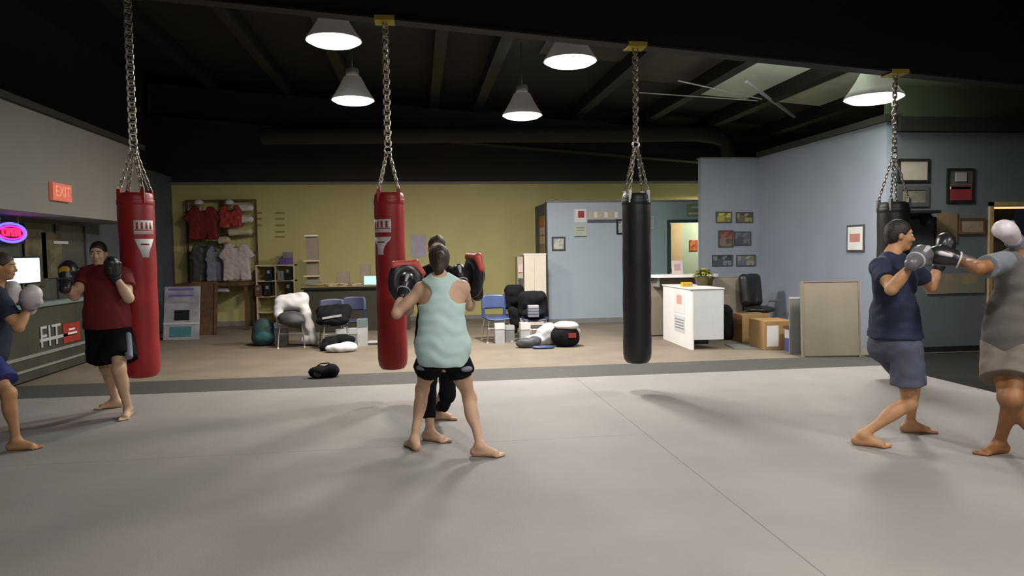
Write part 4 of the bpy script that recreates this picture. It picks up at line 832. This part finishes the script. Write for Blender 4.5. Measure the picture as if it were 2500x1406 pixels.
# ------------------------------------------------------------ people
FLOOR = .018
def JR(parent, px, py, L, near=True):            # the joint seen at (px, py) that is one bone length from its parent
    d = ray(px, py); o = CAM-np.array(parent); a = d@d; b = 2*d@o; c = o@o-L*L; q = b*b-4*a*c
    if q < 0: p = CAM+d*(-b/(2*a)); return np.array(parent)+unit(p-parent)*L
    t = (-b+(-1 if near else 1)*math.sqrt(q))/(2*a); return CAM+d*t
def frame(up, right):
    up = unit(up); right = unit(right-up*(right@up)); return np.stack([right, np.cross(up, right), up], 1)
def torso(S, J, s, b, gi, neck=True, low=True):
    pe, ne = J['pelvis'], J['neck']; up = unit(ne-pe); Rc = frame(up, J['shR']-J['shL']); Rp = frame(up, J['hipR']-J['hipL']); L = np.linalg.norm(ne-pe)
    g = gi; fw = Rc[:,1]; fp = Rp[:,1]; w = J.get('wide', 1.0)
    S.ell(pe+up*.02, ((.165*w)*s*b+g, .118*s*b+g, .125*s+g), Rp, .04)
    if low:
        for sd in ('hipR', 'hipL'): S.ell(J[sd]-fp*.032*s+up*.01, (.080*s*b+g, .078*s*b+g, .095*s+g), Rp, .04)
    S.ell(pe+up*L*.38+fp*.008, (.132*w*s*b+g, .098*s*b+g, .15*s+g), Rp, .05)
    S.ell(pe+up*L*.70+fw*.005, (.158*w*s*b+g, .112*s*b+g, .19*s+g), Rc, .05)
    for sg in (1, -1): S.ell(pe+up*L*.76+fw*.055*s+Rc[:,0]*sg*.075*s, (.075*s*b+g, .05*s*b+g, .07*s+g), Rc, .04)
    for sh in ('shR', 'shL'):
        S.cap(ne-up*.035, J[sh], .058*s*b+g, .055*s*b+g, .04)
        S.cap(pe+up*L*.72+(J[sh]-ne)*.55, J[sh]-up*.03, .085*s*b+g, .052*s*b+g, .04)
        S.cap(ne+up*.035, ne+(J[sh]-ne)*.7, .038*s+g*.6, .038*s*b+g, .04)
def arm(S, J, sd, s, b, g=0, upto=1.0, cut=False):
    sh, el, wr = J['sh'+sd], J['el'+sd], J['wr'+sd]
    if cut:
        S.cap(sh, sh+(el-sh)*upto, .060*s*b+g, .058*s*b+g*1.25, .025, cut=True); return
    S.ell(sh-(sh-el)*.06, (.060*s*b, .060*s*b, .066*s*b), None, .03)
    S.cap(sh, el, .050*s*b, .038*s*b, .025); S.ell(sh+(el-sh)*.48, (.047*s*b, .047*s*b, .10*s), frame(el-sh, np.array([.3,1,.2])), .03)
    S.cap(el, wr, .038*s*b, .027*s*b, .02); S.ell(el+(wr-el)*.30, (.044*s*b, .043*s*b, .085*s), frame(wr-el, np.array([.3,1,.2])), .025)
    S.ell(el, (.040*s*b, .040*s*b, .040*s*b), None, .02)
def leg(S, J, sd, s, b, g=0):
    hp, kn, an = J['hip'+sd], J['kn'+sd], J['an'+sd]; td = unit(J['toe'+sd]); hr = J.get('heel'+sd, 0)
    Rf = frame(kn-hp, J['hipR']-J['hipL'])
    S.cap(hp, kn, .088*s*b, .052*s*b, .04); S.ell(hp+(kn-hp)*.35, (.082*s*b, .086*s*b, .17*s), Rf, .04)
    S.ell(kn, (.054*s*b, .056*s*b, .062*s*b), None, .03)
    S.cap(kn, an, .050*s*b, .034*s*b, .03)
    back = unit(np.cross(unit(an-kn), np.cross(td, unit(an-kn))));  back = -back if back@td > 0 else back
    S.ell(kn+(an-kn)*.30+back*.016*s, (.052*s*b, .054*s*b, .12*s), frame(kn-an, np.array([td[1],-td[0],0.])), .03)
    # foot: heel, instep, ball, five toes
    sidev = np.array([td[1], -td[0], 0.]); inn = 1 if sd == 'L' else -1        # big toe on the inner side
    ball = an+td*.125*s; ball[2] = FLOOR+.024; heel = an-td*.045*s; heel[2] = FLOOR+.030+hr
    S.ell(heel, (.032*s, .032*s, .034*s), None, .02); S.cap(an-(0,0,.0), heel+(0,0,.01), .034*s, .030*s, .025)
    S.cap(an-(0,0,.015), ball+(0,0,.006), .036*s, .024*s, .03)
    for q in (-1, 0, 1): S.cap(heel+td*.03, ball+sidev*q*.024*s+td*(.005*q*-inn), .026*s, .020*s, .02)
    for q in range(5):
        u = (q-2)/2; p0 = ball+sidev*inn*(-u)*.034*s*-1+td*.01; r = (.0135, .0105, .010, .0095, .009)[q]; L = (.052, .05, .044, .036, .027)[q]*s
        p0 = ball+sidev*inn*(.034-.017*q)*s+td*(.012-.004*q); p1 = p0+td*L; p0 = p0.copy(); p0[2] = FLOOR+.016; p1[2] = FLOOR+r
        S.cap(p0, p1, r*1.15*s, r*s, .006)
def headp(S, J, s, fem=False, g=0):
    h, ne = J['head'], J['neck']; R = J['Rh']; r, f, u = R[:,0], R[:,1], R[:,2]; s = s*.97
    S.cap(ne-(0,0,.02), h-u*.07*s-f*.015, (.056 if not fem else .046)*s+g, (.052 if not fem else .043)*s+g, .03)
    S.ell(h+u*.025*s-f*.012*s, (.074*s+g, .094*s+g, .090*s+g), R, .03)
    S.ell(h-u*.045*s+f*.025*s, (.056*s+g, .062*s+g, .070*s+g), R, .035)
    if g: return
    S.ell(h-u*.098*s+f*.062*s, (.024*s, .022*s, .018*s), R, .03)         # chin
    S.ell(h+u*.028*s+f*.072*s, (.052*s, .014*s, .012*s), R, .02)         # brow
    for sg in (-1, 1):
        S.sub_ell(h+u*.004*s+f*.092*s+r*sg*.031*s, (.018*s, .014*s, .012*s), R, .012)
        S.ell(h-u*.028*s+f*.062*s+r*sg*.038*s, (.020*s, .018*s, .018*s), R, .03)   # cheek
        S.ell(h-u*.010*s+r*sg*.076*s-f*.008*s, (.009*s, .019*s, .031*s), R, .008)  # ear
    S.cap(h+u*.012*s+f*.084*s, h-u*.030*s+f*.106*s, .008*s, .013*s, .012)          # nose
    S.ell(h-u*.034*s+f*.092*s, (.018*s, .012*s, .009*s), R, .010)
    S.ell(h-u*.060*s+f*.084*s, (.022*s, .012*s, .007*s), R, .008); S.ell(h-u*.072*s+f*.082*s, (.019*s, .012*s, .008*s), R, .008)
def face_parts(t, J, s):
    h = J['head']; R = J['Rh']; r, f, u = R[:,0], R[:,1], R[:,2]; s = s*.97
    for sg in (-1, 1):
        S = Sdf().ell(h+u*.004*s+f*.079*s+r*sg*.031*s, (.0125*s, .0115*s, .0105*s), R); S.build('eye', 'eye', t, .003)
        S = Sdf().ell(h+u*.004*s+f*.0885*s+r*sg*.031*s, (.0055*s, .0035*s, .0055*s), R); S.build('pupil', 'black', t, .0018)
        S = Sdf().cap(h+u*.026*s+f*.088*s+r*sg*.018*s, h+u*.027*s+f*.078*s+r*sg*.050*s, .0052*s, .004*s); S.build('eyebrow', J['hairm'], t, .003)
    S = Sdf().ell(h-u*.066*s+f*.090*s, (.020*s, .009*s, .008*s), R); S.build('mouth', 'lip', t, .003)
def hair(t, J, s, style):
    h = J['head']; R = J['Rh']; r, f, u = R[:,0], R[:,1], R[:,2]; S = Sdf(); s = s*.97; th = {'short': .0055, 'crop': .003, 'tail': .011}[style]
    S.ell(h+u*.028*s-f*.014*s, (.076*s+th, .095*s+th, .092*s+th), R, .02)
    S.ell(h-u*.03*s-f*.055*s, (.060*s+th, .045*s+th, .06*s+th), R, .03)
    S.sub_ell(h-u*.035*s+f*.108*s, (.11*s, .112*s, .092*s), R, .012)
    S.sub_ell(h+u*.030*s+f*.118*s, (.080*s, .055*s, .052*s), R, .012)
    for sg in (-1, 1): S.sub_ell(h-u*.035*s+r*sg*.085*s+f*.012*s, (.028*s, .042*s, .045*s), R, .01)
    S.sub_ell(h-u*(.135 if style == 'tail' else .120)*s-f*.04*s, (.12*s, .11*s, .055*s), R, .015)
    if style == 'tail':
        S.ell(h+u*.03*s-f*.125*s, (.035, .030, .035), R, .02)
        S.cap(h+u*.01*s-f*.145*s, h-u*.085*s-f*.130*s-r*.012, .030, .036, .02); S.cap(h-u*.085*s-f*.130*s-r*.012, h-u*.175*s-f*.095*s-r*.035, .036, .010, .02)
    S.build('hair', J['hairm'], t, .006, (.0022, 95, 3))
    if style == 'tail': Mesh().tube([h+u*(.03)*s-f*.118*s+.030*(math.cos(a)*r+math.sin(a)*u) for a in np.linspace(0, 2*math.pi, 17)[:-1]], .007, 6, closed=True).build('hair_tie', 'light_grey', t, smooth=True, world=True)
def boxing_glove(t, J, sd, s, m, m2=None, cuff=None, up=None, badge=None, size=1.0):
    wr, el = J['wr'+sd], J['el'+sd]; d = J.get('hand'+sd); d = unit(wr-el) if d is None else unit(d)
    upv = np.array([0,0,1.]) if up is None else np.array(up, float); n = unit(upv-d*(upv@d)); lat = np.cross(d, n); s = s*size
    R = np.stack([lat, d, n], 1)
    S = Sdf(); S.cap(wr-d*.02*s, wr+d*.06*s, .044*s, .050*s, .02).ell(wr+d*.115*s+n*.005, (.066*s, .088*s, .060*s), R, .03).ell(wr+d*.150*s-n*.022*s, (.060*s, .052*s, .050*s), R, .03)
    S.cap(wr+d*.045*s+lat*.040*s, wr+d*.125*s+lat*.062*s-n*.02*s, .026*s, .025*s, .010)
    g_ = S.build('boxing_glove', m, t, .007)
    S = Sdf().cap(wr-d*.055*s, wr+d*.02*s, .0455*s, .049*s, .01, cut=True); c_ = S.build('glove_cuff', cuff or m, t, .006)
    Mesh().tube([wr+d*.012*s+.051*s*(math.cos(a)*lat+math.sin(a)*n) for a in np.linspace(0, 2*math.pi, 21)[:-1]], .007*s, 6, closed=True).build('cuff_piping', m2 or 'light_grey', g_, smooth=True, world=True)
    if badge is not None:
        bn_ = unit(badge); S = Sdf().ell(wr+d*.105*s+bn_*.052*s, (.045*s, .035*s, .016*s), frame(bn_, np.array([1,0,0.3]))); S.build('badge', 'mustard', g_, .005)
    else:
        S = Sdf().cap(wr+d*.07*s+n*.048*s, wr+d*.13*s+n*.058*s, .016*s, .018*s); S.build('back_panel', m2 or 'light_grey', g_, .005)
def person(label, J, s, b, skin, style, face=True, h=.0075):
    base = (J['anR']+J['anL'])/2; t = thing('person', label, 'person', (base[0], base[1], FLOOR))
    S = Sdf(); torso(S, J, s, b, 0); headp(S, J, s, J.get('fem', False))
    for sd in 'RL': arm(S, J, sd, s, b); leg(S, J, sd, s, b); wr, el = J['wr'+sd], J['el'+sd]; dd = J.get('hand'+sd); dd = unit(wr-el) if dd is None else unit(dd); S.ell(wr+dd*.012*s, (.028*s, .028*s, .03*s), frame(dd, np.array([.2,1,.1])), .02)
    S.build('body', skin, t, h, sm=2)
    if face: face_parts(t, J, s)
    if style: hair(t, J, s, style)
    return t
def tee(t, J, s, b, m, hem, seed, sleeve=.62, g=.016, neck=True, wr=(.005, 26), name='shirt', hang=.0, low_g=.012):
    S = Sdf(); torso(S, J, s, b, g, low=True); pe = J['pelvis']; up = unit(J['neck']-pe); Rp = frame(up, J['hipR']-J['hipL']); w = J.get('wide', 1.0)
    S.ell(pe+up*.10, (.165*w*s*b+g+low_g, .138*s*b+g+low_g, .36*s), Rp, .07)
    S.cut((pe[0], pe[1], hem[2]), (0,0,-1))
    for sd in 'RL':
        if sleeve: arm(S, J, sd, s, b, g, sleeve, cut=True)
    S.sub_ell(J['neck']+up*.055+unit(J['head']-J['neck'])*.0, (.070*s, .078*s, .055*s), frame(up, J['shR']-J['shL']), .008)
    return S.build(name, m, t, .0085, (wr[0], wr[1], seed))
def shorts(t, J, s, b, m, top, length, seed, g=.022, flare=.02, name='shorts', wr=(.005, 24)):
    S = Sdf(); pe = J['pelvis']; up = unit(J['neck']-pe); Rp = frame(up, J['hipR']-J['hipL']); w = J.get('wide', 1.0); fp = Rp[:,1]
    S.ell(pe+up*.02, (.165*w*s*b+g, .118*s*b+g, .14*s+g), Rp, .04)
    for sd in ('R', 'L'): S.ell(J['hip'+sd]-fp*.028*s, (.082*s*b+g, .080*s*b+g, .10*s+g), Rp, .04)
    S.cut((pe[0], pe[1], top[2]), (0,0,1))
    for sd in ('R', 'L'):
        hp, kn = J['hip'+sd], J['kn'+sd]; e = hp+(kn-hp)*length; S.cap(hp+(kn-hp)*.02, e, .092*s*b+g*.8, (.090-.03*length)*s*b+g+flare, .025, cut=True)
    return S.build(name, m, t, .0085, (wr[0], wr[1], seed))
def setup(J, hairm):
    J['hairm'] = hairm; return J
def stance(pel, neck, head, shR, shL, hipyaw, s, hf, hipw=.095):
    """hipyaw: facing angle of the hips in world, hf: facing vector of the head"""
    J = dict(pelvis=np.array(pel), neck=np.array(neck), head=np.array(head), shR=np.array(shR), shL=np.array(shL))
    r = np.array([math.cos(hipyaw), math.sin(hipyaw), 0]); J['hipR'] = J['pelvis']+r*hipw*s-(0,0,.03); J['hipL'] = J['pelvis']-r*hipw*s-(0,0,.03)
    f = unit(hf); rr = unit(np.cross(f, (0,0,1))); u = np.cross(rr, f); J['Rh'] = np.stack([rr, f, u], 1); return J
def knee(hp, an, s, pole, lt=.425, ls=.415):
    a, c = lt*s, ls*s; v = an-hp; L = min(np.linalg.norm(v), (a+c)*.999); v = unit(v); x = (a*a-c*c+L*L)/(2*L); y = math.sqrt(max(a*a-x*x, 0)); p = np.array(pole, float); p = unit(p-v*(p@v)); return hp+v*x+p*y
def ankle(px, py, toe, lift=0):                   # foot seen at (px, py) on the mats
    p = PZ(px, py, FLOOR+.03); return np.array([p[0], p[1], FLOOR+.085+lift])
def report(n, J):
    f = lambda a, b: round(float(np.linalg.norm(J[a]-J[b])), 2)
    print('BODY', n, 'torso', f('pelvis','neck'), 'head', f('neck','head'), 'sh', f('shR','shL'), 'uaR', f('shR','elR'), 'faR', f('elR','wrR'), 'uaL', f('shL','elL'), 'faL', f('elL','wrL'), 'thR', f('hipR','knR'), 'shR', f('knR','anR'), 'thL', f('hipL','knL'), 'shL', f('knL','anL'), 'headtop', round(float(J['head'][2]+.12), 2), 'pel', [round(float(c), 2) for c in J['pelvis']])

# --- woman in the mint top, seen from behind (she faces away)
s = .94
T = 5.42
pel = PD(1082, 858, T); nk = PD(1074, 680, T-.02); hd = PD(1072, 634, T+.06)
J = stance(pel, nk, hd, PD(1128, 702, T+.02), PD(1030, 706, T+.03), math.radians(-4), s, (-.05, 1, -.05))
J['fem'] = True; J['wide'] = 1.0
J['anR'] = ankle(1172, 1104, None); J['anL'] = ankle(1012, 1088, None); J['toeR'] = np.array([.9,-.28,0]); J['toeL'] = np.array([-.25,-.0,0])+np.array([0,.6,0])
J['knR'] = knee(J['hipR'], J['anR'], s, (.12, 1, 0)); J['knL'] = knee(J['hipL'], J['anL'], s, (-.05, 1, 0))
J['elL'] = JR(J['shL'], 966, 768, .28*s, near=False); J['wrL'] = JR(J['elL'], 985, 712, .24*s, near=False)
J['elR'] = JR(J['shR'], 1140, 742, .28*s, near=False); J['wrR'] = JR(J['elR'], 1128, 690, .24*s, near=False)
setup(J, 'hair_brown'); report('woman', J); GW = J
t = person('woman in mint racerback top and black shorts punching pads, seen from behind', J, s, .97, 'skin', 'tail', face=True)
# tank top: torso shell with racerback armholes
S = Sdf(); torso(S, J, s, .97, .012, low=False); pe = J['pelvis']; up = unit(J['neck']-pe); Rp = frame(up, J['hipR']-J['hipL']); Rc = frame(up, J['shR']-J['shL'])
S.ell(pe+up*.02, (.204*s, .156*s, .28*s), Rp, .10); S.ell(pe+up*.22, (.165*s, .125*s, .24*s), Rp, .08); S.cap(pe+Rp[:,0]*-.10+up*.05, pe+Rp[:,0]*.10+up*.05, .10, .10, .05)
hemz = PD(1080, 893, T)[2]; S.cut((pe[0], pe[1], hemz+.012), (0,.08,-1))
for sg, sh in ((1, 'shR'), (-1, 'shL')):
    c = J[sh]-up*.075+Rc[:,0]*sg*.0
    S.sub_cap(c-Rc[:,1]*.20+up*.05, c+Rc[:,1]*.2+up*.03, .086, .075, .012); S.sub_cap(c+up*.06+Rc[:,0]*sg*.05-Rc[:,1]*.2, c+up*.06+Rc[:,0]*sg*.05+Rc[:,1]*.2, .10, .10, .012)
S.sub_ell(J['neck']+up*.05, (.060, .075, .062), Rc, .008)
S.build('tank_top', 'mint_cloth', t, .0075, (.0060, 24, 12))
ho = shorts(t, J, s, .92, 'black_cloth', (0,0,hemz+.008), .40, 4, g=.020, flare=.026)
for sg, hp, kn in ((1, 'hipR', 'knR'), (-1, 'hipL', 'knL')):
    nn = unit(Rp[:,0]*sg*.55-np.array([0,1,0])); c = J[hp]+(J[kn]-J[hp])*.28+nn*.108
    Sd = Sdf().ell(c, (.050, .030, .022), frame((0,0,1), np.cross(nn, (0,0,1)))); Sd.build('side_panel', 'grey_patch', ho, .006)
for sd in 'LR': boxing_glove(t, J, sd, s, 'glove_black', 'light_grey', up=(0,-1,.3))

# --- man with the pads, behind her, facing the viewer
s = .98; T = 6.3
pel = PD(1068, 838, T); nk = PD(1068, 655, T-.02); hd = PD(1067, 606, T-.06)
J = stance(pel, nk, hd, PD(1012, 682, T), PD(1124, 682, T), math.radians(176), s, (.05, -1, -.12))
J['anR'] = ankle(1050, 1066, None); J['anL'] = ankle(1068, 1016, None); J['toeR'] = np.array([.62,-.5,0]); J['toeL'] = np.array([.95,-.25,0])
J['knR'] = knee(J['hipR'], J['anR'], s, (0, -1, 0)); J['knL'] = knee(J['hipL'], J['anL'], s, (.2, -1, 0))
J['elR'] = JR(J['shR'], 995, 770, .285*s, near=True); J['wrR'] = JR(J['elR'], 1000, 705, .25*s, near=True)
J['elL'] = JR(J['shL'], 1148, 748, .285*s, near=True); J['wrL'] = JR(J['elL'], 1152, 682, .25*s, near=True)
J['handR'] = np.array([0,-.2,1.]); J['handL'] = np.array([0,-.1,1.])
setup(J, 'hair_brown'); report('padman', J)
t = person('man in black holding up focus pads, mostly hidden behind the woman in mint', J, s, 1.0, 'skin', 'crop')
tee(t, J, s, 1.0, 'black_cloth', (0,0,J['pelvis'][2]-.08), 6)
S = Sdf()
torsoP = frame(unit(nk-pel), J['hipR']-J['hipL']); S.ell(J['pelvis']+(0,0,.0), (.175, .13, .14), torsoP, .04)
for sd in 'RL':
    hp, kn, an = J['hip'+sd], J['kn'+sd], J['an'+sd]; S.cap(hp, kn, .098, .066, .03); S.cap(kn, kn+(an-kn)*.76, .064, .052, .03, cut=True); S.ell(kn, (.066,.066,.08), None, .03); S.ell(kn+(an-kn)*.3+(0,.015,0), (.058,.062,.12), None, .03)
S.build('leggings', 'black_cloth', t, .0085, (.003, 28, 2))
def focus_mitt(label, c, n, upv, R_=(.135, .20)):
    n = unit(n); u = unit(np.array(upv)-n*(np.array(upv)@n)); r = np.cross(u, n); R = np.stack([r, n, u], 1)
    t = thing('focus_mitt', label, 'focus mitt', c, 0, None); S = Sdf()
    S.ell(c, (R_[0], .055, R_[1]), R, .02); S.sub_ell(c+n*.115, (R_[0]*.95, .085, R_[1]*.95), R, .02); S.build('pad', 'glove_black', t, .007)
    S = Sdf()
    S.cap(c-r*R_[0]*.55+u*R_[1]*.80, c+r*R_[0]*.55+u*R_[1]*.80, .036, .036, .01); S.cap(c+r*R_[0]*.55+u*R_[1]*.8, c+r*R_[0]*.92+u*R_[1]*.35, .036, .028, .02); S.build('red_rim', 'pad_red', t, .007)
    S = Sdf(); S.ell(c-n*.05, (.065, .05, .085), R, .02); S.cap(c-n*.04-u*.06, c-n*.04-u*.17, .045, .05, .02); S.build('hand_pocket', 'black_vinyl', t, .008)
    return t
focus_mitt('large black focus mitt with pink-red top edge, left of the woman', PD(992, 690, 5.98), (.15,-1,.1), (-.05,0,1), (.155,.19))
focus_mitt('narrow black focus mitt with red rim, right of the woman', PD(1156, 672, 6.0), (-.95,-.42,.0), (.12,0,1), (.15,.19))

# --- man in navy, facing right
s = 1.0; T = 5.52
pel = PD(2186, 838, T); nk = PD(2176, 628, T); hd = PD(2196, 574, T)
J = stance(pel, nk, hd, PD(2150, 652, T-.13), PD(2222, 652, T+.14), math.radians(-72), s, (.93, -.36, -.08))
J['anR'] = ankle(2106, 1078, None); J['anL'] = ankle(2222, 1046, None); J['toeR'] = np.array([.80,-.55,0]); J['toeL'] = np.array([.9,-.30,0])
J['knR'] = knee(J['hipR'], J['anR'], s, (1, -.2, 0)); J['knL'] = knee(J['hipL'], J['anL'], s, (1, -.1, 0))
J['elR'] = JR(J['shR'], 2176, 706, .285*s, near=True); J['wrR'] = JR(J['elR'], 2240, 630, .25*s, near=True)
J['elL'] = JR(J['shL'], 2272, 702, .285*s, near=False); J['wrL'] = JR(J['elL'], 2296, 634, .24*s, near=False)
setup(J, 'hair_dark'); report('navy', J)
t = person('man in navy tee and slate shorts sparring in grey-black gloves, facing right', J, s, .98, 'skin_tan', 'short')
tee(t, J, s, .98, 'navy', (0,0,PD(2186, 824, T)[2]), 21, sleeve=.60)
shorts(t, J, s, .98, 'slate_cloth', (0,0,PD(2186, 822, T)[2]+.012), .66, 5, g=.026, flare=.03)
J['handR'] = PD(2285, 590, 5.36)-J['wrR']; boxing_glove(t, J, 'R', s, 'glove_grey', 'light_grey', up=(0,-.8,.6), cuff='glove_grey', size=1.12)
J['handL'] = np.array([.35,0,1.]); boxing_glove(t, J, 'L', s, 'glove_black', 'dark_grey', up=(0,-.8,.3), size=1.1)

# --- partner at the right edge, facing left
s = 1.04; T = 5.2
pel = PD(2478, 826, T); nk = PD(2508, 610, T); hd = PD(2540, 552, T)
J = stance(pel, nk, hd, PD(2515, 650, T+.15), PD(2452, 640, T-.10), math.radians(115), s, (-1, .1, -.1))
J['anL'] = ankle(2440, 1096, None); J['anR'] = ankle(2560, 1120, None); J['toeL'] = np.array([-1,-.15,0]); J['toeR'] = np.array([-.9,-.35,0])
J['knR'] = knee(J['hipR'], J['anR'], s, (-1, -.2, 0)); J['knL'] = knee(J['hipL'], J['anL'], s, (-.7, -.7, 0))
J['elL'] = JR(J['shL'], 2392, 655, .29*s, near=True); J['wrL'] = JR(J['elL'], 2346, 636, .25*s, near=False)
J['elR'] = JR(J['shR'], 2512, 668, .285*s, near=True); J['wrR'] = JR(J['elR'], 2478, 590, .25*s, near=True)
setup(J, 'hair_dark'); report('partner', J)
t = person('person at the right edge in grey-brown tee and khaki shorts jabbing left', J, s, 1.04, 'skin_deep', 'short')
tee(t, J, s, 1.04, 'grey_cloth', (0,0,PD(2470, 878, T)[2]), 22, sleeve=.0, low_g=.015)
S = Sdf(); arm(S, J, 'L', s, 1.04, .016, .72, cut=True); S.build('left_sleeve', mat('sleeve_grey', (.17,.19,.21), .85, var=.1), t, .008, (.004, 30, 5))
S = Sdf(); arm(S, J, 'R', s, 1.04, .020, .72, cut=True); S.ell(J['shR']-(0,0,.02), (.085,.085,.09)); S.build('right_sleeve', 'pink_cloth', t, .008, (.004, 30, 6))
shorts(t, J, s, 1.02, 'khaki', (0,0,PD(2470, 872, T)[2]+.0), .66, 8, g=.034, flare=.05)
J['handL'] = PD(2312, 628, 5.25)-J['wrL']; boxing_glove(t, J, 'L', s, 'glove_black', 'glove_white', up=(0,-1,.1), cuff='glove_grey', size=1.05)
J['handR'] = PD(2442, 545, 5.0)-J['wrR']; boxing_glove(t, J, 'R', s, 'glove_white', 'glove_grey', up=(0,-.3,1), cuff='grey_patch', size=1.05)

# --- man in the red shirt, facing the viewer's right
s = .97; T = 6.95
pel = PD(268, 800, T); nk = PD(255, 655, T-.05); hd = PD(240, 618, T-.1)
nk = PD(256, 652, T-.08)
J = stance(pel, nk, hd, PD(212, 672, T-.05), PD(300, 672, T-.05), math.radians(183), s, (.10, -1, -.12))
J['anL'] = ankle(313, 1010, None); J['anR'] = ankle(282, 988, None); J['toeL'] = np.array([.12,-1,0]); J['toeR'] = np.array([-.95,-.35,0])
J['knR'] = knee(J['hipR'], J['anR'], s, (-.2, -1, 0)); J['knL'] = knee(J['hipL'], J['anL'], s, (.1, -1, 0))
J['elL'] = JR(J['shL'], 314, 728, .28*s, near=True); J['wrL'] = JR(J['elL'], 278, 668, .24*s, near=True)
J['elR'] = JR(J['shR'], 182, 722, .28*s, near=True); J['wrR'] = JR(J['elR'], 160, 690, .24*s, near=True)
setup(J, 'hair_dark'); report('red', J)
t = person('man in dark red tee and black shorts guarding his face beside the red bag', J, s, 1.12, 'skin', 'crop')
tee(t, J, s, 1.13, 'dark_red', (0,0,PD(268, 800, T)[2]), 31, sleeve=.55, g=.022, low_g=.02)
so = shorts(t, J, s, 1.10, 'black_cloth', (0,0,PD(268, 796, T)[2]+.005), .72, 9, g=.034, flare=.055)
c = J['hipL']+(J['knL']-J['hipL'])*.10+np.array([.105,-.085,0]); e = J['hipL']+(J['knL']-J['hipL'])*.68+np.array([.125,-.10,0])
Sdf().cap(c, e, .030, .036, cut=True).build('side_stripe', 'grey_patch', so, .008)
J['handL'] = PD(262, 618, 6.6)-J['wrL']; boxing_glove(t, J, 'L', s, 'glove_black', 'dark_grey', up=(0,-1,.2), size=1.0)
J['handR'] = PD(166, 645, 6.6)-J['wrR']; boxing_glove(t, J, 'R', s, 'glove_black', 'dark_grey', up=(0,-1,.1), badge=(0,-1,.2), size=1.15)

# --- man cut by the left edge, facing right
s = .93; T = 5.85
pel = PD(-36, 862, T); nk = PD(-14, 712, T); hd = PD(8, 650, T)
J = stance(pel, nk, hd, PD(-2, 735, T-.14), PD(-20, 728, T+.14), math.radians(-80), s, (1, .15, -.1))
J['anR'] = ankle(40, 1090, None); J['anL'] = ankle(-110, 1070, None); J['toeR'] = np.array([.95,.05,0]); J['toeL'] = np.array([.9,-.2,0])
J['knR'] = knee(J['hipR'], J['anR'], s, (.8, -.5, 0)); J['knL'] = knee(J['hipL'], J['anL'], s, (1, 0, 0))
J['elR'] = JR(J['shR'], 44, 800, .28*s, near=True); J['wrR'] = JR(J['elR'], 72, 745, .22*s, near=False)
J['elL'] = JR(J['shL'], 10, 800, .28*s, near=False); J['wrL'] = JR(J['elL'], 20, 745, .24*s, near=False)
setup(J, 'hair_brown'); report('left', J)
t = person('man cut off by the left edge in navy tee and blue shorts, white gloves', J, s, 1.0, 'skin_tan', 'short')
tee(t, J, s, 1.0, 'navy', (0,0,PD(-20, 895, T)[2]), 41, sleeve=.6, g=.02)
shorts(t, J, s, 1.0, 'blue_cloth', (0,0,PD(-20, 890, T)[2]+.005), .74, 12, g=.03, flare=.04)
J['handR'] = PD(76, 700, T-.25)-J['wrR']; boxing_glove(t, J, 'R', s, 'glove_white', 'grey_patch', up=(0,-1,.2), cuff='glove_white', size=1.25)
J['handL'] = np.array([.2,0,1.]); boxing_glove(t, J, 'L', s, 'glove_white', 'grey_patch', up=(0,-1,.2), size=1.1)
